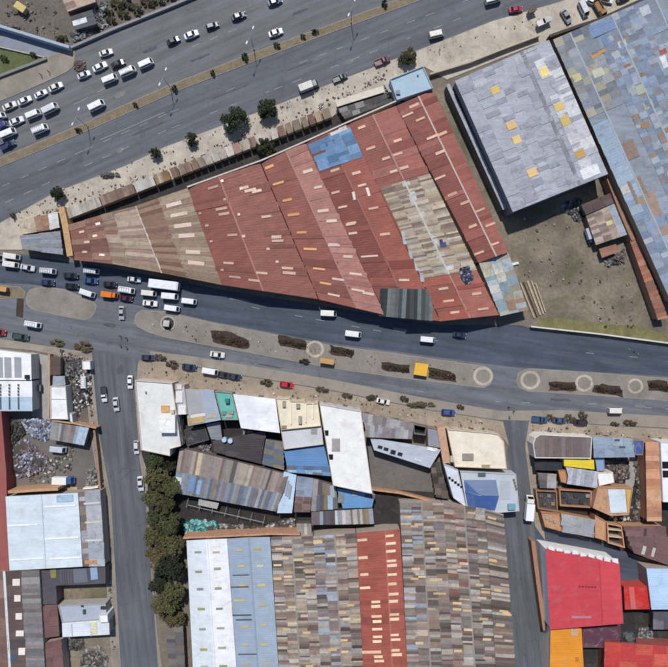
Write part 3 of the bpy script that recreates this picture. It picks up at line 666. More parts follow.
g = Shed('shack', 'dark plum roof right behind the patched brown shack', 'shack', [(581,205),(611,193),(616,202),(586,215)], [(0,3.2),(1,3.0)], [(84,70,70)], (100,86,78)); g.sheets(0,1,0,1,10,5,[(86,72,72),(96,82,80)],.7,6); g.finish()
g = Shed('lean_to', 'small rusty lean-to below the patched brown shack', 'shed', [(599,249),(616,244),(618,252),(602,258)], [(0,2.3),(1,2.2)], [(150,108,90)], (110,90,76)); g.finish()
scrap_heap('scrap_heap', 'grey scrap heap below the rusty lean-to in the vacant lot', [(603,258),(618,254),(624,250),(624,262),(606,266)], 120, [(90,96,104),(130,134,140),(60,60,64),(110,92,80)])
scrap_heap('scrap_heap', 'dark scrap heap under the lower eave of the grey warehouse', [(562,204),(580,198),(584,216),(578,222),(568,214)], 160, [(70,72,76),(110,112,116),(52,50,50),(140,142,146)])
t = thing('timber_stack', 'stack of long pale beams by the lower right corner of the red compound', 'timber', G(530,300))
for i, (p, q, th) in enumerate((((520,283),(534,318),.45),((523,282),(537,317),.3),((527,281),(540,315),.6),((531,281),(543,314),.5),((535,283),(545,312),.35))):
    A, B = G(*p), G(*q); cc = (A+B)/2; part('beam', MB().box((cc.x,cc.y,.012+.25+.004*i), (A-B).length and ((A-B).length,th,.5), math.atan2(B.y-A.y,B.x-A.x)), M_WOOD if i != 1 else M_BARK, t)
t = thing('white_beam', 'short white beam sticking out from the patched lean-to', 'beam', G(514,264)); A = G(514,264); part('beam', MB().box((A.x,A.y,.3),(2.8,.8,.6),.25), M_WALL, t, (226,226,222))
# ------------------------------------------------------------------ north-west corner
wall_run('canal_wall', 'pale blue parapet wall along the canal road, upper left corner', [(-60,14),(0,26),(69,47)], 2.6, .8, (158,170,186), M_WALL)
wall_run('riverbank_wall', 'grey kerb wall along the top edge of the avenue', [(70,47.5),(110,30),(170,6),(210,-11)], 1.1, .7, (138,138,138), M_WALL)
wall_run('lawn_wall', 'low grey wall between the grass and the upper left pavement', [(-40,92),(0,75.5),(46,58)], .9, .8, (124,122,118), M_WALL)
wall_run('lawn_kerb', 'thin pale kerb between the canal road and the grass', [(-40,40),(0,47),(46,57.5)], .5, .3, (172,168,160), M_WALL)
g = Shed('shack', 'shack with a rusty orange and tan roof at the top edge above the avenue', 'shack', [(60,-6),(90,-14),(96,2),(68,12)], [(0,2.8),(1,3.1)], [(158,128,106)], (110,96,86)); g.sheets(0,1,0,1,10,4,[(168,132,108),(150,116,100),(182,160,138),(140,120,108)],1,9); g.finish()
g = Shed('shack', 'dark shack with a white sheet on top below the rusty orange roof', 'shack', [(70,17),(92,10),(97,24),(76,30)], [(0,2.1),(1,2.4)], [(84,86,92)], (96,86,78)); g.sheets(0,1,0,1,9,5,[(84,88,94),(66,66,70),(104,106,108)],.9,8); g.patch((80,22),14,5,(216,220,224)); g.finish()
scrap_heap('scrap_heap', 'grey scrap heap right of the dark shack near the top edge', [(95,4),(106,2),(110,24),(98,32),(94,18)], 160, [(120,124,130),(80,80,82),(150,150,152),(60,56,54)])
scrap_heap('scrap_heap', 'grey and olive scrap heap left of the riverbank wall corner', [(70,33),(84,30),(92,34),(76,42)], 90, [(110,112,118),(74,74,70),(140,140,140)])
scrap_heap('scrap_heap', 'brown scrap heap on the road beside the avenue corner at upper left', [(73,62),(85,60),(87,70),(76,72)], 60, [(110,86,76),(84,70,64),(130,112,100)], .02, (.3,1.0), .7)
t = thing('yellow_hut', 'small yellow roofed hut on the dirt, upper left corner', 'hut', G(20,7)); A = G(20,7,2)
part('wall', MB().box((A.x,A.y,1.0),(3.4,1.9,2.0),-.6), M_WALL, t, (170,150,110)); part('roof', MB().box((A.x,A.y,2.08),(3.8,2.3,.16),-.6), M_SLOPEC, t, (200,178,104)); part('door', MB().box((A.x+.6,A.y-1.05,.9),(.9,.1,1.7),-.6), M_WALL, t, (90,80,70))
# ------------------------------------------------------------------ south middle block
t, r, o, z = flat('white_house', 'white flat roofed corner house beside the tree lane', 'house', [(135,380),(172,383),(181,446),(170,449),(170,456),(141,450)], 7.5, (216,216,212), (206,190,178), .4, fac=(3,))
ph = on_roof(r, o, 'penthouse', (167,424), z, (5.0,5.6,2.2), (232,232,228)); on_roof(r, o, 'brick_pile', (165,409), z, (2.6,2.2,.5), (206,160,104), M_BRICK); on_roof(r, o, 'water_tank', (172,412), z, (1.2,1.2,1.2), (190,180,160)); on_roof(r, o, 'chimney', (145,392), z, (.5,.5,.9), (190,186,180))
t, r, o, z = flat('narrow_house', 'narrow pale house squeezed between the white corner house and grey roof', 'house', [(175,384),(184,385),(187.5,414),(177.5,415)], 6.4, (178,180,184), (190,176,166), .4)
on_roof(r, o, 'roof_slab', (179,397), z, (2.2,3.6,.5), (222,222,220)); on_roof(r, o, 'roof_slab', (182,410), z, (2.4,2.8,.5), (226,226,224)); on_roof(r, o, 'roof_slab', (179,387), z, (1.7,1.6,.4), (214,206,200))
g = Shed('house', 'flat grey roofed house with a bluish right half and tan lower edge', 'house', [(184.5,389),(213.5,390),(221,420),(188,426)], [(0,5.6),(.55,5.75),(1,5.6)], [(160,160,164),(156,168,184)], (184,158,130), m=M_FLAT, fac=(0,)); g.patch((196,420),15,6,(190,164,110)); g.patch((198,415.5),14,3,(212,210,206)); g.patch((212,416),10,4,(176,168,140)); g.finish()
t, r, o, z = flat('teal_roof_house', 'teal painted terrace roof between the grey roof and the white roof', 'house', [(214.5,391),(232,393),(238.5,420),(222,420)], 5.2, (92,178,166), (150,140,130), .35, fac=(2,))
on_roof(r, o, 'water_tank', (227,401), z, (1.3,1.3,1.3), (60,120,116)); on_roof(r, o, 'crate', (231,412), z, (1.6,1.2,.6), (150,150,140)); on_roof(r, o, 'crate', (224,413), z, (1.3,1.2,.5), (120,128,124)); on_roof(r, o, 'crate', (229,416), z, (2.2,1,.4), (168,166,158))
g = Shed('lean_to', 'mid grey lean-to roof below the grey roofed house in the dark courtyard', 'shed', [(206,424),(220,422),(222.5,441),(211,439)], [(0,3.2),(1,3)], [(130,132,140)], (100,96,92)); g.finish()
g = Shed('shed', 'dark plum shed roof in the courtyard above the long patched roof', 'shed', [(213,441),(266,431),(261,464),(214,452)], [(0,3.2),(.5,3.6),(1,3.2)], [(72,66,68),(66,60,62)], (84,78,74)); g.sheets(0,1,0,1,12,6,[(74,68,70),(84,76,76),(64,58,60)],.4,5); g.finish()
t, r, o, z = flat('courtyard_room', 'low dark courtyard room beside the penthouse of the white corner house', 'outbuilding', [(184,430),(205,426),(209,440),(187,446)], 2.8, (60,60,66), (92,86,82), .3)
t = thing('water_tank_pair', 'two pale blue water tanks on the dark plum shed', 'water tank', G(228,440,3.5)+Vector((0,0,0)))
for (x, y) in ((224,440),(230,441)):
    A = G(x,y,4.6); tk = part('tank', MB().cyl((A.x,A.y,3.0),(A.x,A.y,4.5),.85,.8,12), M_SLOPEC, t, (170,196,220)); part('lid', MB().cyl((A.x,A.y,4.501),(A.x,A.y,4.62),.35,.3,10), M_SLOPEC, tk, (200,214,226), tuple(t.location))
g = Shed('white_roof_house', 'bright white sheet roof between the teal terrace and the cream house', 'house', [(233,394),(275.5,399),(280,433),(241,428)], [(0,6.0),(.5,6.5),(1,6.0)], [(226,228,230),(232,234,236)], (200,186,172), m=M_SLOPEC, amp=.008, fac=(0,))
scrap_heap('scrap_heap', 'grey rubble under the lower edge of the bright white roof', [(242,430),(262,434),(264,440),(246,444)], 90, [(130,128,128),(90,88,88),(160,158,156)])
g = Shed('shed', 'small patched bluish shed roof under the cream house', 'shed', [(266,439),(283,442),(284,470),(262,464)], [(0,3.6),(1,3.9)], [(110,112,116)], (96,88,82)); g.sheets(0,1,0,1,10,3.5,[(92,104,118),(120,112,104),(84,90,98),(134,124,112)],1,9); g.finish()
t, r, o, z = flat('cream_house', 'cream house with a stepped front terrace beside the big white roof', 'house', [(276,398),(289,398.5),(291,401),(304,401),(306,403.5),(318,403),(321,426),(281,430)], 7.0, (226,216,190), (214,196,166), .4, fac=(6,4,2))
on_roof(r, o, 'stair_head', (284,404), z, (1.0,2.0,.8), (160,150,130)); on_roof(r, o, 'stair_head', (298,406), z, (1.2,1.4,.9), (150,142,126)); on_roof(r, o, 'water_tank', (300,420), z, (1.0,2.4,1.0), (158,152,140)); on_roof(r, o, 'skylight_box', (284,427), z, (1.6,.9,.6), (150,134,110)); on_roof(r, o, 'parapet_step', (291,414), z, (.3,6.5,.6), (234,228,208)); on_roof(r, o, 'parapet_step', (306,413), z, (.3,6.0,.6), (234,228,208)); on_roof(r, o, 'parapet_step', (313,411), z, (.25,5.0,.5), (234,228,208))
t, r, o, z = flat('grey_terrace', 'pale grey flat terrace below the cream house', 'house', [(281,430.5),(321.5,426.5),(323.5,444.5),(284,449.5)], 6.2, (198,198,202), (190,180,170), .3); on_roof(r, o, 'manhole', (314,431), z, (2,2,.15), (150,150,152))
g = Shed('blue_roof_house', 'bright blue sheet roof left of the big white roof', 'house', [(284,451),(324,445.5),(331,476),(288,472)], [(0,4.8),(1,4.8)], [(92,136,186)], (130,130,130), m=M_SLOPEC); g.sheets(0,1,.68,1,8,4,[(104,140,180),(84,112,150),(140,170,198),(96,100,116)],.9,8); g.finish()
t, r, o, z = flat('big_white_house', 'big plain white flat roof with two black roof holes', 'house', [(319.5,404),(361,411),(372.5,494),(333,485.5)], 8.2, (230,229,225), (200,196,190), .3, fac=(2,))
for p in ((326,433),(330.5,457)): on_roof(r, o, 'roof_hole', p, z, (1.6,1.7,.12), (14,14,14), M_BLACK)
on_roof(r, o, 'gravel_patch', (336,445), z, (2.6,4.2,.06), (190,188,184), M_CONC)
g = Shed('shed', 'grey brown striped sheet roof right of the big white roof', 'shed', [(362,413),(414,423.5),(412,439),(367,437)], [(0,5.6),(1,5.3)], [(150,148,150)], (150,130,112), fac=(0,))
g.sheets(0,1,0,1,4.5,9,[(150,148,152),(164,162,164),(136,130,132),(128,120,120)],1,8); g.finish()
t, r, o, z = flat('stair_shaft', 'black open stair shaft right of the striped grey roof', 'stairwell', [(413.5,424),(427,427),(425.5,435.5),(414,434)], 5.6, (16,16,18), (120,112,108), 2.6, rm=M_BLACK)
t, r, o, z = flat('grey_outbuilding', 'small mid grey flat roof beside the black open stair shaft', 'outbuilding', [(427.5,427),(438,429),(441,448),(428,446)], 5.0, (138,140,148), (140,122,108), .3)
g = Shed('long_house', 'pale blue grey lean-to roof facing the concrete yard', 'house', [(370,437.5),(441,449.5),(430,468),(374,450)], [(0,4.6),(1,4.3)], [(178,186,196)], (150,146,142), m=M_SLOPEC, fac=(2,)); g.patch((432,449),9,3,(226,228,230)); g.patch((418,460),8,2,(206,210,214))
g.sky([(380,447),(386,449),(393,452),(400,454)],5,4,(40,42,48),4); g.finish()
wall_run('yard_wall', 'orange brick wall at the lower edge of the concrete yard', [(372,489.5),(400,493),(436,502)], 2.6, .5, (186,140,104))
wall_run('party_wall', 'thick orange adobe wall left of the cream flat roof', [(441,427),(444,446),(447,463)], 5.2, 2.4, (190,150,122))
g = Shed('shed', 'dark rusty shed roof right of the concrete yard', 'shed', [(430,463),(439,462),(449,499),(436,497)], [(0,3),(1,2.8)], [(84,78,72)], (110,86,70)); g.sheets(0,1,0,1,6,5,[(84,80,76),(66,60,56),(110,96,84),(96,104,96)],1,10); g.finish()
t, r, o, z = flat('cream_flat_house', 'cream flat roof with a cut corner beside the east side street', 'house', [(447,429),(492,433),(499,434.5),(504,441),(507,469),(455,467)], 6.6, (228,218,196), (206,186,160), .35, fac=(3,4))
on_roof(r, o, 'pipe_rack', (468,457), z, (3.6,2.2,.4), (150,140,126)); on_roof(r, o, 'pipe_rack', (486,466), z, (2.6,.8,.5), (170,150,124)); on_roof(r, o, 'hatch', (452,459), z, (1,2,.5), (190,176,150))
t, r, o, z = flat('white_side_house', 'white sloping wing with dark windows left of the navy roof', 'house', [(443.5,463.5),(458,469.5),(466.5,507.5),(453.5,498)], 5.6, (206,212,224), (190,190,196), .3)
for k in range(5): on_roof(r, o, 'window_light', (449.5+3*k, 478+2.2*k), z, (.8,.7,.3), (40,44,54), M_GLASS)
g = Shed('blue_roof_workshop', 'navy and steel blue gable roof beside the east side street', 'workshop', [(463,474),(497,474),(500,495),(496,512)], [(0,5.2),(1,5.2)], [(122,142,172)], (170,176,180), m=M_SLOPEC) if 0 else None
t, r, o, z = flat('blue_roof_workshop', 'navy and steel blue roof beside the white sloping wing', 'workshop', [(460,471),(516,474),(519.5,511),(497,513),(467,508)], 5.4, (182,190,198), (190,192,194), .3)
bz = G(0,0,0)
def roof_sheet(parent, off, name, poly, z, th, col, m=M_SLOPEC):
    return part(name, MB().prism([G(p[0],p[1],z+th) for p in poly], z+.004, z+th), m, parent, col, off)
roof_sheet(r, o, 'navy_panel', [(465,491),(480,496),(499,496.5),(495,510.5),(468,506.5)], z, .25, (58,88,150)); roof_sheet(r, o, 'steel_blue_panel', [(464,480),(496,480),(499,496),(481,495.5)], z, .22, (116,134,164)); roof_sheet(r, o, 'navy_panel', [(464,480.5),(480,495.2),(465.3,490.5)], z, .2, (72,100,156))
on_roof(r, o, 'roof_vent', (482,474.5), z, (2.4,1.2,.5), (84,96,92)); on_roof(r, o, 'pale_patch', (505,490), z, (3.2,6,.12), (172,178,186), M_FLAT); on_roof(r, o, 'teal_tank', (512,507), z, (2.4,1.8,1.0), (110,160,176), M_SLOPEC)
for k in range(4): on_roof(r, o, 'window_light', (514+.8*k, 480+3*k), z, (.6,.7,.3), (120,100,76))
# the long patched shed and its neighbours
PATCH = [(128,114,106),(144,130,120),(106,96,92),(160,148,136),(116,100,94),(136,128,126),(186,170,140),(90,82,82)]
PATCHB = [(128,138,154),(146,154,164),(110,118,132),(136,128,126),(160,166,172),(118,124,138),(150,142,132)]
g = Shed('long_patched_shed', 'long patched shed roof of narrow brown and blue grey strips', 'shed', [(180,448),(173,492),(276,511),(289,475)], [(0,4.6),(.52,5.8),(1,4.4)], [(128,118,116),(128,132,142)], (110,100,94))
g.sheets(0,.52,0,1,22,3,PATCH,1,9,[4,4,4,2,4,4,1,3]); g.sheets(.52,1,0,1,22,3,PATCHB,1,9); g.patch((178,483),11,6,(224,224,220)); g.patch((192,484),15,6,(120,150,190)); g.patch((199,487),13,4,(150,176,206)); g.finish()
t = thing('open_frame', 'open steel frame under the lower eave of the long patched shed', 'frame', G(228,508))
for k in range(7):
    A = G(190+k*12.6, 497+k*2.9); B = G(188+k*12.6, 505+k*2.9)
    part('post', MB().cyl((A.x,A.y,.01),(A.x,A.y,2.5),.09,.09,6), M_STEEL, t); part('post', MB().cyl((B.x,B.y,.01),(B.x,B.y,2.3),.09,.09,6), M_STEEL, t); part('rafter', MB().cyl((A.x,A.y,2.5),(B.x,B.y,2.3),.08,.08,6), M_STEEL, t)
A, B = G(188,505,2.3), G(264,522.4,2.3); part('beam', MB().cyl(A,B,.1,.1,6), M_STEEL, t)
roof_sheet(t, tuple(t.location), 'awning', [(199,498),(219,503),(217,509),(198,505)], 2.45, .08, (168,166,160), M_SHEET)
g = Shed('light_blue_strip', 'pale blue translucent roof strip at the right end of the long patched shed', 'shed', [(284,471.5),(296.5,475),(292,513),(277,513)], [(0,4.9),(1,4.6)], [(184,204,222)], (130,130,130), m=M_SLOPEC)
for k in range(4): g.sky([(285.5+k*1.6, 486+2*k)],1.4,13,(140,150,160),5)
g.finish()
g = Shed('shed', 'steel blue and maroon shed roof beside the pale blue translucent strip', 'shed', [(297,476),(313.5,478.5),(310,512),(294,512)], [(0,4.4),(1,4.4)], [(130,142,158)], (110,104,100)); g.sheets(0,1,.56,1,9,3,[(112,84,84),(128,100,98),(100,74,76)],1,7); g.sheets(0,1,0,.55,9,6,[(136,148,166),(126,138,156)],.8,5); g.finish()
g = Shed('shed', 'patchwork shed roof of vertical strips below the bright blue roof', 'shed', [(313.5,478.5),(311,511),(338,508.5),(336,487)], [(0,4.2),(1,4.0)], [(128,124,122)], (110,104,100)); g.sheets(0,1,0,1,11,3.5,[(128,116,110),(150,146,142),(96,92,98),(166,174,180),(140,120,100),(112,110,116),(150,176,196)],1,10); g.finish()
g = Shed('blue_shed', 'sky blue sheet roof under the lower end of the big white roof', 'shed', [(337,488.5),(375,494),(372,507.5),(343,508.5)], [(0,4.4),(1,4.2)], [(98,146,192)], (110,110,110), m=M_SLOPEC); g.patch((341,498),6,8,(126,134,132)); g.patch((370,496),9,4,(110,84,90)); g.patch((355,494),5,4,(150,160,160)); g.finish()
g = Shed('strip_shed', 'row of vertical sheet strips just above the brick red gable roof', 'shed', [(311.5,512),(311.5,524.5),(374,523.5),(372.5,508.5)], [(0,4.6),(1,4.2)], [(120,112,112)], (70,64,62)); g.sheets(0,1,0,1,14,3.2,[(126,116,112),(176,170,164),(92,86,92),(150,160,172),(206,196,190),(140,128,104),(108,98,100)],1,10); g.finish()
g = Shed('shed', 'tiny striped shed above the patchwork gable roof', 'shed', [(296.5,523.5),(296.5,536),(312,536),(311,523.5)], [(0,3.6),(1,3.4)], [(140,136,130)], (96,90,86)); g.sheets(0,1,0,1,12,3,[(150,146,140),(190,186,178),(120,116,112)],1,9); g.finish()
scrap_heap('scrap_heap', 'teal scrap heap behind the white striped warehouse roof', [(185,522),(196,519),(216,522),(219,534),(200,537),(186,536)], 260, [(60,150,150),(84,170,168),(120,190,190),(50,110,116),(160,190,190)], hmax=1.6)
scrap_heap('scrap_heap', 'dark mixed scrap along the brick wall behind the blue grey gable roof', [(220,523),(262,527),(294,516),(296,533),(250,535),(222,534)], 300, [(90,86,84),(140,136,130),(64,60,60),(110,84,80),(160,158,156)], hmax=1.3)
# ------------------------------------------------------------------ south warehouses
wall_run('brick_wall', 'orange brick wall along the top of the white and blue grey gables', [(183,538),(228,536),(271,534),(300,534.5)], 6.4, .45, (188,140,110))
GS = 'gable roofs along the bottom edge'
g = Shed('gable_warehouse', 'white gable roof with rows of small olive skylights, beside the trees', 'warehouse', [(186.5,540.5),(227,538.5),(238,690),(194,690)], [(0,5.8),(.5,7.2),(1,5.8)], [(212,220,226),(234,235,235)], WC, m=M_SLOPEC, amp=.01, cap=(226,230,234), group=GS)
g.sky(cr(165,497,F4,[(130,215),(132,292,(150,148,104)),(138,360),(143,438,(150,148,104)),(147,517),(152,597,(170,166,110)),(156,664)]), 7, 2.2, (150,156,150)); g.sky(cr(165,497,F4,[(200,215,(190,186,140)),(205,280),(208,357),(213,437),(218,513),(223,590),(228,662)]), 7, 2.2, (158,156,132)); g.finish()
g = Shed('gable_warehouse', 'plain blue grey gable roof with small yellow skylights', 'warehouse', [(227.3,538.5),(270,537),(280,690),(238.3,690)], [(0,5.8),(.5,7.2),(1,5.8)], [(150,166,184),(156,172,188)], WC, m=M_SLOPEC, cap=(142,156,172), group=GS)
Y = (214,178,96); g.sky(cr(165,497,F4,[(293,207),(300,270),(305,345),(285,405),(300,405),(315,508),(315,580),(320,655),(362,203),(373,270,(200,196,180)),(378,345),(382,422),(385,500),(390,577),(397,655)]), 7, 2, (200,180,124))
g.sky(cr(165,497,F4,[(298,305),(300,462),(270,352),(310,480),(335,615)]), 17, 1.2, (74,84,98), 4); g.finish()
PT = [(152,132,118),(134,116,104),(168,148,132),(118,102,92),(150,146,144),(176,160,138),(142,126,114),(128,116,110)]
PTL = [(142,152,168),(158,166,178),(150,134,126),(136,122,116),(166,160,152),(128,118,116),(118,108,106),(144,128,120)]
def patched(label, q, prof, base, palL, palR, lu=12, lv=2.2, orange=16):
    g = Shed('gable_warehouse', label, 'warehouse', q, prof, [base], WC, group=GS, cap=(146,138,130))
    k = 0
    for (a_, _), (b_, _) in zip(prof, prof[1:]):
        g.sheets(a_, b_, 0, 1, lu, lv, (palL if k % 2 == 0 else palR)+[(90,78,72),(178,170,158)], 1, 11, None, .1); k += 1
    for _ in range(orange):
        u, v = random.uniform(.08,.92), random.uniform(.03,.85); g.sky([g.px(u, v)], 8, 2.3, random.choice([(214,176,128),(206,186,140),(190,170,150)]))
    return g.finish()
patched('brown patchwork gable roof between the blue grey gable and blue speckled one', [(271,537),(313,536),(322,690),(280.5,690)], [(0,5.8),(.5,7),(1,5.8)], (140,124,118), PT, PT)
patched('patchwork gable roof with blue strips, left of the brick red gable', [(313.3,536),(356,533),(364,690),(322.3,690)], [(0,5.8),(.5,7),(1,5.8)], (140,132,130), PTL, PT)
g = Shed('gable_warehouse', 'brick red gable roof with many cream skylights among patchwork roofs', 'warehouse', [(356.3,533),(400,529),(408.5,690),(364.4,690)], [(0,5.8),(.66,7.2),(1,5.8)], [(160,84,70),(168,90,76)], WC, .8, group=GS, cap=(176,104,90))
g.sheets(0,1,0,1,22,6,[(160,84,70),(152,78,66)],.12,5)
g.sky(cr(330,497,F4,[(127,168),(130,237),(135,303),(138,355),(180,410),(180,428),(183,467),(185,487),(185,517),(187,547),(185,565),(160,607,None,18),(190,625),(193,642),(227,152),(230,182),(232,212),(235,250),(237,268),(242,303),(243,340),(245,380),(247,408),(248,460),(250,478),(252,540),(253,558),(255,600),(255,617)]), 9, 2.6, (238,206,168)); g.finish()
PD = [(132,116,106),(116,102,94),(146,130,118),(102,90,84),(146,140,136),(160,148,134),(124,116,112),(140,118,104)]
PDB = PD+PD+[(140,150,164),(154,162,172)]
patched('tall patchwork gable roof right of the brick red gable', [(400,503),(443,503),(455,690),(408.7,690)], [(0,6),(.5,7.2),(1,6)], (128,116,112), PDB, PD, 13, 2.4, 20)
patched('dark patchwork gable roof with a rusty stripe, second from the east street', [(443.3,503),(485,508.5),(497.5,690),(455.2,690)], [(0,6),(.5,7.2),(1,6)], (124,112,110), PD+[(128,84,74)], PD, 13, 2.4, 18)
patched('narrow grey patchwork roof slope beside the east side street', [(485.3,509),(503,514),(517,690),(497.7,690)], [(0,6.4),(1,5.4)], (122,114,112), PD, PD, 17, 2.3, 12)
g = Shed('shed', 'small grey roof below the end of the tree row', 'shed', [(166,626),(183,626),(186,690),(170,690)], [(0,3),(1,3)], [(104,100,100)], (90,84,80)); g.sheets(0,1,0,1,9,6,[(104,100,100),(118,108,104),(92,90,92)],.9,8); g.finish()
# ------------------------------------------------------------------ west block
g = Shed('white_workshop', 'white roof with three large grey panels at the left edge', 'workshop', [(-30,347),(31,354),(31.5,380),(-30,380)], [(0,5.5),(1,5.5)], [(232,232,232)], (200,196,190), m=M_SLOPEC)
for xx in (-1,7.5,17.5): roof_sheet(g.slopes[0][2], g.off, 'grey_panel', [(xx-3.4,357),(xx+3.4,357.4),(xx+3.9,377.5),(xx-2.9,377.2)], 5.56, .08, (152,156,160))
on = on_roof(g.slopes[0][2], g.off, 'chimney', (26.5,377), 5.5, (1.3,1.3,.8), (40,40,42)); g.finish()
g = Shed('white_workshop', 'half white half pale blue roof with dark slit vents at the left edge', 'workshop', [(-30,381),(32,381),(32.5,411),(-30,411)], [(0,5.2),(1,5.2)], [(228,230,232)], (190,188,184), m=M_SLOPEC)
roof_sheet(g.slopes[0][2], g.off, 'blue_panel', [(-30,396.5),(32,396.5),(32.3,410.5),(-30,410.5)], 5.26, .06, (176,198,216))
for xx in (0,9,18):
    for yy in range(4): roof_sheet(g.slopes[0][2], g.off, 'slit_vent', [(xx-.7,384+yy*3.2),(xx+.8,384+yy*3.2),(xx+.9,386.2+yy*3.2),(xx-.6,386.2+yy*3.2)], 5.33, .2, (90,94,98))
    roof_sheet(g.slopes[0][2], g.off, 'slit_vent', [(xx-.4,397),(xx+1.2,397),(xx+1.4,409.5),(xx-.2,409.5)], 5.33, .1, (78,88,98))
g.finish()
t = thing('storage_box', 'small dark grey steel box in the concrete court', 'box', G(37,388)); A = G(37,388,1.4); part('body', MB().box((A.x,A.y,.72),(2.6,2.0,1.4)), M_WALL, t, (96,98,104)); part('lid', MB().box((A.x,A.y,1.47),(2.7,2.1,.1)), M_WALL, t, (108,110,116))
g = Shed('shed', 'small dark brown roof beside the concrete court', 'shed', [(50,356),(60.5,357),(60.5,375),(50,375)], [(0,3),(1,3)], [(92,76,68)], (120,108,98)); g.finish()
g = Shed('shed', 'small grey blue roof above the white narrow house', 'shed', [(53,376),(64.5,376),(65.5,385),(52.5,385.5)], [(0,3.2),(1,3.2)], [(150,160,170)], (120,112,104)); g.finish()
t, r, o, z = flat('white_narrow_house', 'narrow white flat roofed house beside the concrete court', 'house', [(50,386),(65.5,386),(68,419.5),(50.5,419)], 4.6, (230,230,228), (204,200,194), .3); on_roof(r, o, 'roof_rib', (58,399), z, (5.2,.25,.2), (190,190,192))
t, r, o, z = flat('white_annex', 'small white annex at the lower right of the narrow white house', 'outbuilding', [(67.8,412),(72,414),(73,423),(67.8,420)], 3.4, (222,224,226), (190,188,184), .2)
t, r, o, z = flat('white_kiosk', 'white square kiosk near the west side street corner', 'kiosk', [(82,361),(90,361),(90.5,369.5),(82.5,369.5)], 2.8, (234,234,232), (206,202,196), .15)
scrap_heap('scrap_heap', 'dark scrap heap between the brown roof and the white kiosk', [(61,358),(80,362),(80,372),(70,378),(62,376)], 160, [(60,60,62),(90,92,94),(120,118,116),(44,42,42)])
scrap_heap('scrap_heap', 'dark scrap heap along the wall below the white kiosk', [(78,372),(91,372),(92,402),(84,406),(72,412),(76,395)], 260, [(56,56,58),(84,84,84),(120,110,104),(40,38,38),(190,190,188)])
g = Shed('patched_shed', 'patched grey and brown shed with a pale blue right end', 'shed', [(51.5,422),(50,439),(84,445),(89,428)], [(0,3.6),(1,3.3)], [(136,132,130)], (150,118,90))
g.sheets(0,1,0,.66,16,2.4,[(128,118,114),(150,146,144),(112,104,102),(140,130,126),(164,166,168)],1,8); g.sheets(0,1,.66,.76,16,2.6,[(150,166,180),(130,100,92)],1,6); g.sheets(0,1,.76,1,16,5,[(178,198,214),(170,190,208)],1,5); g.finish()
wall_run('yard_wall', 'orange wall along the top edge of the patched grey and brown shed', [(52,420.5),(74,423.5),(96,428)], 3.9, .4, (180,142,110))
wall_run('yard_wall', 'brick wall between the west yard and the side street pavement', [(94,430),(97,455),(100,489)], 2.4, .5, (150,120,98))
wall_run('court_wall', 'tan wall between the concrete court and the narrow white house', [(49,354),(49,386),(48.5,418)], 2.2, .5, (176,150,126))
scrap_heap('scrap_heap', 'blue grey scrap heap beside the patched shed, upper of two in the yard', [(20,420),(36,418),(51,422),(51,438),(44,440),(30,432)], 420, [(150,160,184),(170,178,198),(120,128,150),(96,98,110),(140,136,140)], hmax=2.0)
scrap_heap('scrap_heap', 'large blue grey and rust scrap heap in the middle of the west yard', [(12,446),(24,438),(34,446),(48,458),(46,468),(34,474),(20,477),(9,470)], 620, [(150,154,174),(170,172,186),(116,118,134),(130,108,104),(90,88,96),(112,80,78)], hmax=2.4)
scrap_heap('scrap_heap', 'black and olive junk along the left wall of the west yard', [(4,414),(20,420),(26,434),(12,446),(8,462),(4,462)], 200, [(36,36,36),(56,56,48),(80,80,60),(70,70,72)])
scrap_heap('scrap_heap', 'grey rubble heap by the brick wall near the parked truck', [(86,470),(96,468),(98,484),(88,486)], 90, [(140,136,128),(100,96,90),(120,120,120)])
wall_run('red_wall', 'long dark red wall roof at the left edge beside the pale blue roofs', [(-4,410),(1,470),(4,571)], 5.0, 3.2, (150,82,76), M_WALL)
wall_run('yard_wall', 'orange brick wall along the top edge of the pale blue roofs', [(8,492),(30,490.5),(58,489)], 6.2, .8, (186,144,108))
t = thing('timber_stack', 'tan planks on the ground below the parked truck', 'timber', G(68,488.5))
for k in range(4):
    A = G(68,487.2+k*1.4); part('plank', MB().box((A.x,A.y,.15+.012),(6.4,.35,.3),.03*(k-1)), M_WOOD, t)
wall_run('white_wall', 'short white wall right of the tan planks', [(83,488.5),(91,488),(98,487)], 2.2, .4, (222,216,206), M_WALL)
g = Shed('pale_blue_warehouse', 'pair of pale blue white roof bays with faint cross seams at left', 'warehouse', [(5.5,496.5),(78,493),(82.5,566.5),(9.5,570.5)], [(0,5.6),(.495,6.2),(.5,6.0),(.505,6.2),(1,5.6)], [(204,216,222),(196,210,216),(196,210,216),(208,219,226)], WC, m=M_SLOPEC, amp=.008)
g.sky([(23,525),(27,559)],34,1.3,(236,240,242),3); g.sky([(60,506),(62,538),(66,558)],34,1.4,(236,240,242),3); g.patch((65,498),16,7,(164,190,212)); g.finish()
g = Shed('grey_side_roof', 'grey side roof with brown patches beside the west street', 'shed', [(78.3,492),(100,490),(105,566),(82.8,566.3)], [(0,5.2),(1,4.8)], [(166,170,176)], WC); g.sheets(0,.3,0,1,6,6,[(110,96,92),(150,152,156),(128,112,106)],.8,10); g.sheets(.3,1,0,1,15,11,[(168,172,178),(158,164,172)],.8,6); g.sky([(92,503),(93,522),(94,540)],17,1.8,(206,200,188)); g.patch((91,562),12,4,(190,140,104)); g.finish()
g = Shed('brown_bay', 'rust brown roof bay at the lower left edge, left of white ridge', 'warehouse', [(-30,571),(4,571),(11,690),(-30,690)], [(0,5.4),(1,6.2)], [(136,106,94)], WC); g.sheets(.3,1,0,1,12,9,[(136,104,92),(126,96,88),(146,116,102)],.9,7); g.finish()
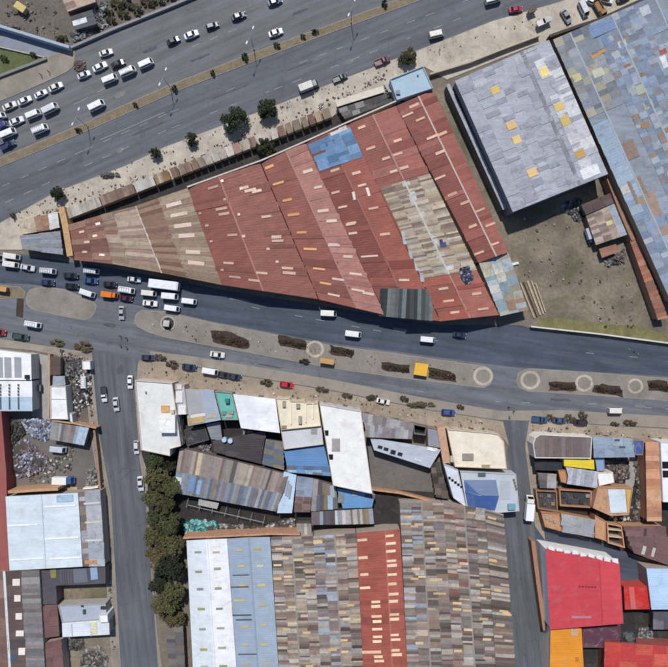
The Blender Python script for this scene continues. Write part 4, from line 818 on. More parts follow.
g = Shed('brown_bay', 'dark brown and grey roof bay with a column of white skylight squares', 'warehouse', [(4.3,571),(39,570),(46,690),(11.3,690)], [(0,6.2),(.48,5.8),(1,5.4)], [(98,82,78),(126,122,122)], WC)
g.sheets(0,.48,0,1,18,9,[(98,82,78),(108,90,84),(90,76,74)],.8,6); g.sheets(.48,1,0,1,18,3.2,[(128,124,124),(112,108,108),(140,136,132),(120,116,120)],1,8); g.strip(0,0,1,.8,(206,210,212),'ridge_cap')
g.sky([(16.5,582),(17.6,598),(19,616),(20,633),(22,651)],7,6,(236,224,216),6); g.patch((14,657),7,6,(70,88,110)); g.finish()
t, r, o, z = flat('plum_roof', 'dark plum L-shaped roof above the small overgrown pit', 'house', [(40,570.5),(105.5,567),(105.5,583.5),(56,585.5),(57,604),(42,604.5)], 4.4, (84,80,88), (120,110,104), 0, rm=M_SLOPE)
roof_sheet(r, o, 'yellow_patch', [(50,569.5),(56,569),(56,577.5),(51,578)], z, .08, (136,132,72)); roof_sheet(r, o, 'blue_patch', [(90,567.6),(97,567.3),(98,579),(91,580)], z, .08, (140,164,190)); roof_sheet(r, o, 'grey_patch', [(73,569),(86,568.5),(88,582),(74,583)], z, .07, (104,110,122))
for k in range(5): roof_sheet(r, o, 'sheet', [(60+k*2.5,569),(61.6+k*2.5,569),(62+k*2.5,583.6),(60.4+k*2.5,583.8)], z, .1, jit((92,90,98),8))
g = Shed('maroon_roof', 'maroon roof left of the blue grey terrace at the west street', 'house', [(42,606),(57.5,605),(59.5,636),(43,638)], [(0,4.6),(1,4.4)], [(116,84,82)], WC); g.sheets(0,1,0,1,9,8,[(116,84,82),(106,76,76),(124,92,88)],.8,6); g.finish()
t, r, o, z = flat('grey_terrace', 'blue grey terrace right of the maroon roof, above the white strip roof', 'house', [(58,605.5),(105.5,603.5),(107,619),(62,622.5)], 4.2, (166,176,190), (170,166,162), .3)
on_roof(r, o, 'crate', (84,612), z, (.8,1.4,.5), (70,74,82)); on_roof(r, o, 'crate', (103,608), z, (1.6,.8,.6), (60,62,68)); on_roof(r, o, 'crate', (82,606), z, (.8,.6,.4), (60,60,66))
g = Shed('white_strip_roof', 'white strip roof in four sections below the blue grey terrace', 'house', [(62,623),(109,619.5),(109.5,634.5),(62.5,637)], [(0,4.4),(1,4.4)], [(216,222,230)], WC, m=M_SLOPEC); g.patch((94,628),6,12,(214,212,178)); g.patch((72,630),1,13,(190,196,204)); g.patch((91,629),1,13,(186,190,198)); g.finish()
t, r, o, z = flat('white_kiosk', 'small white box roof at the pavement end of the blue grey terrace', 'kiosk', [(99,615),(107.5,614.5),(108,622),(99.5,622.5)], 5.4, (236,236,236), (210,208,204), .15)
g = Shed('maroon_roof', 'maroon roof at the bottom edge beside the rubble yard', 'house', [(44,643),(61.5,639),(65,690),(46.5,690)], [(0,4.6),(1,4.4)], [(112,80,80)], WC); g.sheets(0,1,0,1,9,8,[(112,80,80),(122,90,86)],.7,6); g.finish()
scrap_heap('scrap_heap', 'grey rubble mound at the bottom of the rubble yard', [(82,650),(100,646),(108,656),(106,668),(80,666)], 160, [(130,126,122),(110,104,98),(150,146,140)], hmax=1.4)
scrap_heap('scrap_heap', 'dark heap just below the white strip roof', [(64,639),(84,638),(84,648),(66,650)], 100, [(84,82,82),(110,108,106),(64,62,62)])
# ------------------------------------------------------------------ east block
t, r, o, z = flat('brown_roof_house', 'brown roofed corner house with a white rounded parapet, east block', 'house', [(533,444),(535,438),(540,434.5),(592,437),(591,458.5),(535,458)], 6.0, (122,108,106), (226,220,208), .3, rm=M_SLOPE, fac=(3,))
for k in range(12): roof_sheet(r, o, 'sheet', [(541+k*4.1,437.6),(544.6+k*4.1,437.8),(544.6+k*4.1,457),(541+k*4.1,457)], z, .06+.02*(k % 3), jit((122,108,106),12), M_SHEET)
g = Shed('steel_blue_house', 'steel blue sheet roof right of the brown roofed corner house', 'house', [(592.5,437),(632,438.5),(635,457),(594,457.5)], [(0,5.6),(1,5.6)], [(138,154,172)], WC, fac=(0,)); g.sheets(0,1,0,1,10,8,[(140,156,174),(130,146,164),(150,164,178)],.8,6); g.patch((617,440),5,2,(74,84,98)); g.patch((622,447),6,2,(80,90,102)); g.finish()
t, r, o, z = flat('blue_tank_house', 'small royal blue roof between the steel blue roof and terracotta strip', 'outbuilding', [(632.5,440),(644,440.5),(643,455),(635.5,455)], 4.6, (64,82,150), (140,130,120), .2)
g = Shed('terracotta_strip', 'long terracotta strip roof beside the white house at the right edge', 'house', [(645.5,442),(659.5,442),(661.5,521),(647,521)], [(0,5),(1,5.4)], [(196,140,108)], (180,130,100)); g.sheets(0,1,0,1,14,5,[(200,146,112),(188,132,100),(206,156,124),(176,120,92)],.9,8); g.finish()
t, r, o, z = flat('white_edge_house', 'white house with two black roof openings at the right edge', 'house', [(660.5,442),(700,443),(700,503),(663,502)], 6.6, (232,232,232), (214,210,206), .25)
for p in ((665.5,465),(665.5,474)): on_roof(r, o, 'roof_hole', p, z, (2.2,2.2,.12), (16,16,16), M_BLACK)
g = Shed('yellow_roof_house', 'bright yellow narrow roof in the middle of the east block', 'house', [(564,457.5),(594,460),(594.5,469.5),(564,466)], [(0,5.0),(1,4.8)], [(226,200,48)], (210,190,120), m=M_SLOPEC)
g = Shed('striped_grey_roof', 'white and grey striped roof below the bright yellow roof', 'house', [(566,467),(596.5,471.5),(598,488),(570,484)], [(0,4.8),(1,4.5)], [(180,182,190)], WC); g.sheets(0,1,0,1,4,17,[(186,188,196),(206,208,212),(160,162,172)],1,5); g.finish()
t, r, o, z = flat('orange_lean_to', 'small orange roof left of the white and grey striped roof', 'outbuilding', [(558,470),(565.5,470),(569,484),(561,482)], 3.8, (186,132,90), (170,120,90), .2)
t, r, o, z = flat('blue_annex', 'small pale blue annex right of the bright yellow roof', 'outbuilding', [(595,458),(604,456.5),(605,471),(597,471)], 4.4, (130,156,192), (140,140,146), .2)
t, r, o, z = flat('white_annex', 'small white roof right of the white and grey striped roof', 'outbuilding', [(597.5,472.5),(613,472),(614.5,482.5),(599,486)], 4.6, (236,234,230), (220,206,190), .2)
scrap_heap('scrap_heap', 'dark brown junk in the courtyard below the steel blue roof', [(605,457),(628,458),(629,475),(622,483),(615,480),(607,470)], 260, [(74,64,64),(104,92,88),(130,118,112),(54,48,50)])
poly_struct('courtyard_paving', [(627,457),(636,457),(637,480),(632,488),(625,486)], -.02, .03, M_CONC)
t, r, o, z = flat('orange_house', 'orange house with a pale blue centre roof in the east block', 'house', [(598,487),(633,488),(629,515),(611,516),(593,508)], 5.4, (190,146,112), (186,142,110), .3, rm=M_BRICK)
roof_sheet(r, o, 'pale_blue_roof', [(608,489.5),(625,489.5),(627,512.5),(610.5,513)], z, .3, (204,216,222)); roof_sheet(r, o, 'yellow_strip', [(626,489.5),(631,490),(628.5,513),(628,513)], z, .2, (206,170,90))
g = Shed('shed', 'black tarred roof below the brown roofed corner house', 'shed', [(534,459),(562,461),(563,471),(535,470)], [(0,3.4),(1,3.2)], [(46,50,54)], (90,84,80)); g.finish()
g = Shed('shed', 'small grey roof below the black tarred roof, by the east street', 'shed', [(538,473),(556,474),(556,488),(540,488)], [(0,3.2),(1,3)], [(150,148,148)], (110,100,92)); g.sheets(0,1,0,1,8,5,[(150,148,148),(120,112,108),(84,80,80),(168,166,162)],1,9); g.finish()
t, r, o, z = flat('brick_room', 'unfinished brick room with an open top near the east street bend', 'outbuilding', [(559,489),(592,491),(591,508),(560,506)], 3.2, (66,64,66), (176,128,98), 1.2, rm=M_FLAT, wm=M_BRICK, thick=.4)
for k in range(5): on_roof(r, o, 'crate', (564+k*6, 496+(k%2)*6), z, (1.4,1.1,.6), random.choice([(140,142,146),(90,84,80),(60,60,64)]))
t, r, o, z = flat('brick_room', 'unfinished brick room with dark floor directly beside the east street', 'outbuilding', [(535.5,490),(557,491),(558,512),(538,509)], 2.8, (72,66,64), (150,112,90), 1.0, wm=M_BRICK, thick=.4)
for k in range(4): on_roof(r, o, 'crate', (541+k*4, 496+(k%2)*8), z, (1.2,1.0,.6), random.choice([(150,120,96),(90,84,80),(120,120,124)]))
g = Shed('grey_roof_house', 'plain grey roof between the alley and the unfinished brick rooms', 'house', [(561,513.5),(594,519.5),(594,537.5),(563,532)], [(0,4.2),(1,3.9)], [(158,160,162)], (190,136,96), wm=M_BRICK); g.sheets(0,1,0,1,11,9,[(160,162,164),(150,152,156)],.7,6); g.finish()
t, r, o, z = flat('brick_annex', 'orange brick annex left of the plain grey roof', 'outbuilding', [(541,512),(560,513.5),(562,531.5),(545,527)], 3.6, (186,140,106), (180,124,90), .3, rm=M_BRICK, wm=M_BRICK)
for k in range(3): on_roof(r, o, 'rubble_block', (547+k*4, 518+k*2), z, (.9,.8,.4), (214,190,164), M_CONC)
t, r, o, z = flat('brick_annex', 'orange brick annex right of the plain grey roof', 'outbuilding', [(595,515),(606,521),(606,541),(595,537.5)], 4.0, (196,146,108), (186,132,96), .3, rm=M_BRICK, wm=M_BRICK)
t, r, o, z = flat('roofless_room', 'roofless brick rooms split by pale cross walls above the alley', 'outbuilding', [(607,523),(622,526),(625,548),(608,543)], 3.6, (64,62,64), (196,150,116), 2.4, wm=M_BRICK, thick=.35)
for k in range(2):
    A = G(615,530+k*7,3.5); part('cross_wall', MB().box((A.x,A.y,2.3),(4.6,.3,2.4),-.1), M_BRICK, t, (206,184,156), o)
g = Shed('maroon_roof_house', 'maroon brown roof with two pale strips at the right edge', 'house', [(623,526),(664,526),(676,568),(634,553)], [(0,4.6),(1,4.6)], [(116,88,86)], (190,142,108), wm=M_BRICK); g.sheets(0,1,0,1,14,9,[(116,88,86),(110,82,80),(124,94,90)],.8,5); g.sky([(643.5,550),(653,552)],3,11,(196,190,180)); g.patch((645,532),3,8,(80,62,64)); g.finish()
RB = (206,84,90)
t, r, o, z = flat('red_roof_building', 'large bright red roofed building with a white wall facing the alley', 'building', [(545.5,548.5),(619.5,562),(623.5,623.5),(550,629.5)], 9.0, (200,66,76), (232,230,226), 0, rm=M_SLOPEC)
for k in range(9):
    bx_, by_ = 548+k*8, 546.5+k*1.55; roof_sheet(r, o, 'awning_flap', [(bx_,by_+random.uniform(-1.5,.5)),(bx_+6,by_+1.2+random.uniform(-1.8,.3)),(bx_+6.5,by_+4+random.uniform(-.8,.8)),(bx_+.5,by_+3+random.uniform(-.8,.8))], z-.15, .2+.012*k, (226,224,220), M_FLAT)
for k in range(3): roof_sheet(r, o, 'sheet_seam', [(599+k*.05,559),(599.6,559),(603,625),(602.4,625)], z+.01*k, .04+.01*k, (190,60,70))
roof_sheet(r, o, 'red_panel', [(600,559.2),(618.5,562.4),(622.5,622.6),(603.2,624.4)], z, .05, (206,72,80)); 
for k in range(6): on_roof(r, o, 'roof_vent', (580+k*3.1,586.6+.1*k), z, (.6,.3,.2), (96,50,64))
for k in range(7): on_roof(r, o, 'pale_patch', (573+k*2.8,617+.2*(k%2)), z, (.9,.7,.1), (190,120,130))
g = Shed('orange_roof_building', 'bright orange roof directly below the large red roof', 'building', [(550.5,630),(581.5,628.5),(585,690),(549.5,690)], [(0,7.0),(1,7.2)], [(226,144,40)], (216,200,180), m=M_SLOPEC); g.patch((574,632),7,7,(200,160,120)); g.patch((577,659),3,4,(190,120,40)); g.finish()
t, r, o, z = flat('purple_terrace', 'dark purple terrace right of the bright orange roof', 'building', [(582.5,628.5),(620,625),(620.5,640),(604,641),(603.5,647.5),(583,647.5)], 4.4, (92,56,72), (120,70,72), .3)
t, r, o, z = flat('red_low_building', 'bright red low roof right of the large red roof', 'building', [(623.8,586.5),(648.5,585.5),(651,609),(625,609.5)], 5.0, (200,46,40), (190,70,64), 0, rm=M_SLOPEC); roof_sheet(r, o, 'pale_panel', [(629,587),(634,587),(636,608.6),(631,608.8)], z, .06, (206,96,96))
g = Shed('red_patched_roof', 'red and coral patched roofs at the lower right corner', 'building', [(604.5,642),(700,648),(700,690),(604,690)], [(0,5),(1,5)], [(196,72,62)], (150,80,72), m=M_SLOPEC); g.sheets(0,1,0,1,17,13,[(200,66,60),(206,88,72),(190,60,58),(196,84,66)],.9,6); g.finish()
g = Shed('sky_blue_roof', 'pale sky blue roof at the right edge above the alley end', 'building', [(646.5,568.5),(700,569),(700,609),(651.5,609.5)], [(0,6.2),(1,6.2)], [(176,204,232)], WC, m=M_SLOPEC)
g = Shed('purple_shed', 'small dark striped shed under the pale sky blue roof', 'shed', [(653,612),(700,612),(700,629),(653,629)], [(0,3.4),(1,3.4)], [(92,88,100)], (110,96,92)); g.sheets(0,1,0,1,5,8,[(92,88,100),(120,116,124),(70,64,74)],1,8); g.finish()
t, r, o, z = flat('black_tank_room', 'small black roofed box between the purple terrace and the red roofs', 'outbuilding', [(620.5,631),(636,631),(636.5,645),(621,645.5)], 4.2, (40,42,46), (60,60,62), .3); on_roof(r, o, 'vent', (628,637), z, (1.6,1.4,.5), (90,94,100))
scrap_heap('scrap_heap', 'grey junk between the black box roof and the striped shed', [(638,628),(651,626),(652,642),(639,643)], 110, [(120,122,126),(90,90,92),(150,150,152)])
wall_run('brown_wall', 'brown plastered wall along the east side street beside the red building', [(533,541),(538,580),(545,630)], 3.4, 1.2, (160,116,90), M_WALL)

scrap_heap('scrap_heap', 'dark junk filling the narrow courtyard above the long patched shed', [(184,446),(206,441),(212,452),(208,455),(186,449)], 140, [(60,58,60),(96,92,92),(130,128,130),(74,66,62)])
scrap_heap('scrap_heap', 'dark blue bundles on the red roof below the pale beige patch', [(456,270),(464,268),(469,280),(462,287),(457,280)], 60, [(52,56,84),(40,44,66),(140,146,170),(70,72,96)], 6.35, (.4,1.4), .6)
scrap_heap('scrap_heap', 'mixed junk between the grey roofs and unfinished brick rooms, east', [(538,470),(562,472),(566,486),(558,490),(540,488)], 120, [(70,66,66),(110,100,94),(140,138,136)])
scrap_heap('scrap_heap', 'junk strip between the orange house and the terracotta strip', [(634,460),(644,458),(645,525),(632,524),(636,490)], 220, [(84,78,74),(120,106,96),(66,62,62),(150,140,130)])
# ------------------------------------------------------------------ vehicles
def loft(mb, st):
    """st: list of (x, ring[(y,z)...])"""
    n = len(st[0][1]); vs = [(x, y, z) for x, ring in st for y, z in ring]; fs = []
    for k in range(len(st)-1):
        for i in range(n):
            j = (i+1) % n; fs.append((k*n+i, (k+1)*n+i, (k+1)*n+j, k*n+j))
    fs.append(list(range(n))); fs.append(list(range((len(st)-1)*n+n-1, (len(st)-1)*n-1, -1)))
    return mb.add(vs, [tuple(reversed(f)) for f in fs])
def ring(w, zb, zm, zt, wt): return [(-w*.92, zb), (-w, zm), (-w*.97, zt-.1), (-wt, zt), (wt, zt), (w*.97, zt-.1), (w, zm), (w*.92, zb)]
def wheel_mb(x, y, r, wd):
    mb = MB(); mb.cyl((x, y-wd/2, r), (x, y+wd/2, r), r, r, 14); return mb
def slab(a, b, c, d, th=.02, inset=.08):
    P = [Vector(p) for p in (a, b, c, d)]; ctr = sum(P, Vector())/4; P = [p+(ctr-p)*inset for p in P]
    n = (P[1]-P[0]).cross(P[3]-P[0]).normalized()
    mb = MB(); mb.add([p-n*.03 for p in P]+[p+n*th for p in P], [(3,2,1,0),(4,5,6,7),(0,1,5,4),(1,2,6,5),(2,3,7,6),(3,0,4,7)]); return mb
def proto(parts):
    """parts: (name, MB, material, parent index or None, default colour or None)"""
    out = []
    for nm, mb, m, par, col in parts:
        me = mb.mesh('vehicle_'+nm); me.materials.append(m); out.append((nm, me, par, col))
    return out
def common(p, L, W_, zl, axles, r=.31, tail=None):
    for x in axles:
        for y in (-W_+.1, W_-.1):
            p.append(('wheel', wheel_mb(x, y, r, .2), M_TYRE, None, None)); p.append(('rim', wheel_mb(x, y+(.065 if y > 0 else -.065), r*.58, .12), M_STEEL, len(p)-1, None))
            w_ = p[-1][1]; w_.v = [(v[0], v[1], v[2]+r*.42) for v in w_.v]
    for y in (-W_*.68, W_*.68):
        p.append(('headlight', MB().box((L/2-.04, y, zl), (.16, .34, .16)), M_LAMP, None, (225,228,230))); p.append(('tail_light', MB().box((-L/2+.04, y, zl+.1), (.14, .28, .2)), M_LAMP, None, (150,30,26)))
def cabin(p, xb0, xb1, xt0, xt1, wb, wt, zb, zt, roofname='roof'):
    B = [(xb0,-wb,zb),(xb1,-wb,zb),(xb1,wb,zb),(xb0,wb,zb)]; T = [(xt0,-wt,zt),(xt1,-wt,zt),(xt1,wt,zt),(xt0,wt,zt)]
    p.append(('cabin', MB().add(B+T, [(0,1,5,4),(1,2,6,5),(2,3,7,6),(3,0,4,7),(4,5,6,7)]), M_CARPAINT, None, 'body'))
    k = len(p)-1
    p.append(('windscreen', slab(B[1],B[2],T[2],T[1],.015,.07), M_GLASS, None, None)); p.append(('rear_window', slab(B[3],B[0],T[0],T[3],.015,.1), M_GLASS, None, None))
    p.append(('side_window', slab(B[0],B[1],T[1],T[0],.015,.1), M_GLASS, None, None)); p.append(('side_window', slab(B[2],B[3],T[3],T[2],.015,.1), M_GLASS, None, None))
def sedan(hatch=False):
    p = [('body', loft(MB(), [(-2.15,ring(.66,.38,.55,.76,.58)),(-2.0,ring(.82,.26,.6,.9,.70)),(-1.2,ring(.86,.2,.62,.96,.76)),(.9,ring(.86,.2,.62,.95,.76)),(1.75,ring(.83,.24,.56,.84,.70)),(2.1,ring(.68,.34,.5,.66,.56))]), M_CARPAINT, None, 'body')]
    cabin(p, -2.0 if hatch else -1.62, 1.05, -1.6 if hatch else -.95, .22, .76, .60, .93, 1.45)
    p.append(('mirror', MB().box((.75,.93,.98),(.14,.2,.12)), M_CARPAINT, None, 'body')); p.append(('mirror', MB().box((.75,-.93,.98),(.14,.2,.12)), M_CARPAINT, None, 'body'))
    common(p, 4.1, .86, .62, (-1.3,1.3)); return proto(p)
def minibus(rack=False):
    p = [('body', loft(MB(), [(-2.3,ring(.78,.35,.8,1.75,.62)),(-2.22,ring(.85,.28,.9,1.92,.70)),(1.2,ring(.85,.28,.9,1.95,.70)),(1.55,ring(.85,.28,.9,1.9,.68)),(2.15,ring(.82,.28,.8,1.1,.70)),(2.32,ring(.74,.34,.6,.85,.62))]), M_CARPAINT, None, 'body')]
    p.append(('windscreen', slab((2.16,-.68,1.09),(2.16,.68,1.09),(1.55,.66,1.9),(1.55,-.66,1.9),.02,.05), M_GLASS, None, None))
    p.append(('rear_window', MB().box((-2.3,0,1.45),(.06,1.1,.5)), M_GLASS, None, None))
    for y in (-.85,.85): p.append(('side_window', MB().box((-.4,y,1.45),(3.3,.05,.5)), M_GLASS, None, None))
    p.append(('roof_vent', MB().box((-.3,0,1.985),(.6,.5,.06)), M_CARPAINT, None, 'body'))
    if rack:
        mb = MB()
        for y in (-.6,.6): mb.box((-.5,y,2.08),(2.9,.06,.06))
        for k in range(5): mb.box((-1.9+k*.7,0,2.06),(.06,1.2,.06))
        for x in (-1.8,.8):
            for y in (-.6,.6): mb.box((x,y,1.99),(.06,.06,.14))
        p.append(('roof_rack', mb, M_STEEL, None, None))
    common(p, 4.6, .85, .7, (-1.45,1.4)); return proto(p)
def bus():
    p = [('body', loft(MB(), [(-3.9,ring(1.1,.4,1.0,2.6,.95)),(-3.8,ring(1.18,.32,1.1,2.75,1.0)),(3.5,ring(1.18,.32,1.1,2.75,1.0)),(3.9,ring(1.12,.36,1.0,2.45,.98))]), M_CARPAINT, None, 'body')]
    p.append(('windscreen', MB().box((3.9,0,1.85),(.08,1.9,.9)), M_GLASS, None, None)); p.append(('rear_window', MB().box((-3.9,0,1.95),(.06,1.7,.6)), M_GLASS, None, None))
    for y in (-1.17,1.17): p.append(('side_window', MB().box((0,y,1.85),(6.6,.05,.7)), M_GLASS, None, None))
    for x in (-2,0,2): p.append(('roof_hatch', MB().box((x,0,2.79),(.7,.7,.08)), M_CARPAINT, None, 'body'))
    common(p, 7.8, 1.18, .7, (-2.5,2.5), .45); return proto(p)
def truck(L=6.2, w_=1.05, hb=2.5, box=True):
    x1 = L/2; x0 = -L/2
    p = [('cab', loft(MB(), [(x1-1.75,ring(w_*.92,.5,1.0,2.1,w_*.8)),(x1-.7,ring(w_*.92,.5,1.0,2.15,w_*.8)),(x1-.2,ring(w_*.92,.5,1.0,1.3,w_*.8)),(x1,ring(w_*.86,.55,.8,1.1,w_*.74))]), M_CARPAINT, None, 'body')]
    p.append(('windscreen', slab((x1-.19,-.8*w_,1.32),(x1-.19,.8*w_,1.32),(x1-.7,.78*w_,2.12),(x1-.7,-.78*w_,2.12),.02,.05), M_GLASS, None, None))
    p.append(('chassis', MB().box(((x0+x1-1.7)/2,0,.72),(L-1.8,w_*1.2,.22)), M_BLACK, None, None))
    bl = L-1.95
    if box: p.append(('cargo_box', MB().box((x0+bl/2,0,.84+(hb-.84)/2),(bl,w_*2,hb-.84)), M_CARPAINT, None, 'load'))
    else:
        mb = MB(); mb.box((x0+bl/2,0,.94),(bl,w_*2,.16))
        for s_ in (-1,1): mb.box((x0+bl/2,s_*(w_-.04),1.28),(bl,.08,.55))
        mb.box((x0+.04,0,1.28),(.08,w_*2-.18,.55)); mb.box((x0+bl-.04,0,1.35),(.08,w_*2-.18,.7)); p.append(('cargo_bed', mb, M_CARPAINT, None, 'load'))
    common(p, L, w_*.95, .8, (-L*.28,L*.33), .4); return proto(p)
def pickup():
    p = [('body', loft(MB(), [(.0,ring(.86,.3,.65,1.0,.78)),(1.0,ring(.87,.3,.65,1.0,.76)),(2.0,ring(.84,.32,.6,.92,.72)),(2.4,ring(.72,.4,.55,.74,.6))]), M_CARPAINT, None, 'body')]
    mb = MB(); mb.box((-1.2,0,.6),(2.4,1.66,.25))
    for s_ in (-1,1): mb.box((-1.2,s_*.83,.85),(2.4,.08,.3))
    mb.box((-2.36,0,.85),(.08,1.56,.3)); p.append(('bed', mb, M_CARPAINT, None, 'load'))
    cabin(p, -.1, 1.3, .1, .65, .77, .64, .98, 1.6); common(p, 4.7, .86, .68, (-1.5,1.5)); return proto(p)
PROTO = {'car': sedan(), 'hatchback': sedan(True), 'minibus': minibus(), 'minibus_rack': minibus(True), 'bus': bus(), 'truck': truck(), 'flatbed': truck(5.6,.98,2.2,False), 'pickup': pickup()}
CAT = {'car': ('parked_car','car'), 'hatchback': ('parked_car','car'), 'minibus': ('minibus','minibus'), 'bus': ('bus','bus'), 'truck': ('truck','truck'), 'flatbed': ('flatbed_truck','truck'), 'pickup': ('pickup','pickup')}
WH = (232,233,234); WH2 = (222,224,226); DK = (42,46,54); NB = (46,60,92); GY = (146,150,154)
def vehicle(kind, px, py, ang, col, label, group, z=.03, sc=1.1, load=None):
    A = G(px, py); nm, ct = CAT[kind]
    t = thing(nm, label, ct, (A.x, A.y, z), group, R(ang)); q_ = sc*random.uniform(.94, 1.07); t.scale = (q_, q_*random.uniform(.97, 1.04), q_); t.rotation_euler[2] += R(random.uniform(-2.5, 2.5))
    if sum(col) > 600: col = random.choice([col, col, (222,218,208), (206,208,212), (230,230,226)])
    if kind == 'minibus' and random.random() < .22: kind = 'minibus_rack'
    objs = []
    for n_, me, par, dc in PROTO[kind]:
        o = bpy.data.objects.new(n_, me); link(o, objs[par] if par is not None else t); objs.append(o)
        c_ = col if dc == 'body' else ((load or col) if dc == 'load' else dc)
        if c_: o.color = lin(jit(c_, 4) if dc in ('body','load') and 0 else c_)+(1,)
    return t
g1 = 'traffic on the upper avenue'; A1 = 24
V = [
('car',57,88,A1,WH,'white car at the right end of the four parked along the pavement',),('car',42,95,A1,WH,'white car second from right of the four parked along the pavement'),('car',26,101.5,A1,WH,'white car third from right of the four parked along the pavement'),('car',11,107,A1,WH2,'white car at the left end of the four parked along the pavement'),
('car',85,76,A1,WH,'white car beside the brown heap at the avenue corner'),('car',101,68,A1,WH,'white car just behind the dark car at upper left'),('car',107,54,18,WH,'white car nearest the riverbank wall'),('car',119,65,A1,DK,'dark car between the white cars and minibuses at upper left'),
('minibus',129,73,A1,WH,'white minibus in the middle of the three beside the dark car'),('minibus',147,65,A1,WH,'white minibus leading the three beside the dark car'),('minibus',111,80.5,A1,WH2,'white minibus last of the three beside the dark car'),
('minibus',52,110,A1,WH2,'grey white minibus leading the queue at far left'),('minibus',35,115.5,A1,WH,'white minibus second in the queue at far left'),('car',18,122,A1,WH2,'pale car third in the queue at far left'),('minibus',0,119,A1,WH,'white minibus cut by the left edge on the avenue'),
('minibus',98,107,A1,WH,'white minibus alone by the median with dark windows'),('minibus',42,130.5,A1,WH,'white minibus alone on the avenue left of the median bend'),('minibus',10,134.5,A1,WH,'white minibus beside the dark blue car at the left edge'),('pickup',9,146,A1,NB,'dark blue pickup nearest the median at the left edge'),('flatbed',0,129,A1,(62,70,130),'blue flatbed truck cut by the left edge on the avenue'),
('car',174,42,A1,DK,'dark car following the white car at upper centre left'),('car',192,36,A1-2,WH,'white car between two dark cars on the upper carriageway'),('hatchback',213,27,A1-3,(48,56,74),'dark blue hatchback ahead of the white car, upper carriageway'),('car',239,17.5,20,(52,62,80),'dark blue grey car alone left of the lamp post'),('car',275,3,18,(60,74,96),'blue grey car cut by the top edge'),('car',276,34,18,WH,'white car beside the median right of the lamp post'),
('truck',309,88,20,(120,122,124),'grey canvas covered truck parked at the north pavement'),('pickup',340,79,22,(70,72,78),'dark grey pickup parked at the north pavement'),('pickup',382,62.5,22,(104,52,60),'maroon pickup parked at the north pavement'),('minibus',436,36,14,WH2,'white minibus driving on the lower carriageway by the pavement'),('minibus',492,1.5,14,WH,'white minibus cut by the top edge right of centre'),('car',515,11,8,(176,52,76),'bright red pink car on the north pavement near the top edge'),
]
for v in V:
    vehicle(v[0],v[1],v[2],v[3],v[4],v[5],g1, z=.146 if v[1] > 505 else .021, load=(170,170,166) if v[0]=='truck' else None)
g4 = 'vehicles parked before the huge patched roof'
for v in (('minibus',582,11,-65,WH,'white van parked across the pavement before the huge patched roof'),('flatbed',598,11,-62,(150,118,76),'tan loaded truck parked beside the white van at the top right'),('car',565,18,-60,GY,'grey car left of the white van at the top right'),('car',591,3,-20,WH,'white car cut by the top edge above the tan truck'),('car',605,1,-20,WH2,'pale car at the top edge right of the tan truck'),('car',622,0,20,(90,92,96),'dark grey car at the top edge, furthest right')):
    vehicle(v[0],v[1],v[2],v[3],v[4],v[5],g4,z=.146)
for p, cl, lb in (((539,26),(206,206,204),'white market stand on the pavement above the grey warehouse'),((545,23),(180,182,184),'grey market stand next to the white one above the grey warehouse'),((530,13),(90,78,70),'brown cart on the pavement right of the red pink car')):
    A = G(*p); t = thing('market_stand', lb, 'stand', (A.x,A.y,.144)); rz = .4
    part('table', MB().box((A.x,A.y,1.0),(2.6,1.5,.1),rz), M_WOOD, t); part('canopy', MB().box((A.x,A.y,2.1),(2.9,1.8,.1),rz), M_SLOPEC, t, cl)
    for sx in (-1.2,1.2):
        for sy in (-.65,.65):
            q = Matrix.Rotation(rz,3,'Z') @ Vector((sx,sy,0)); part('post', MB().cyl((A.x+q.x,A.y+q.y,.144),(A.x+q.x,A.y+q.y,2.05),.04,.04,6), M_STEEL, t)
g2 = 'traffic jam on the lower avenue'
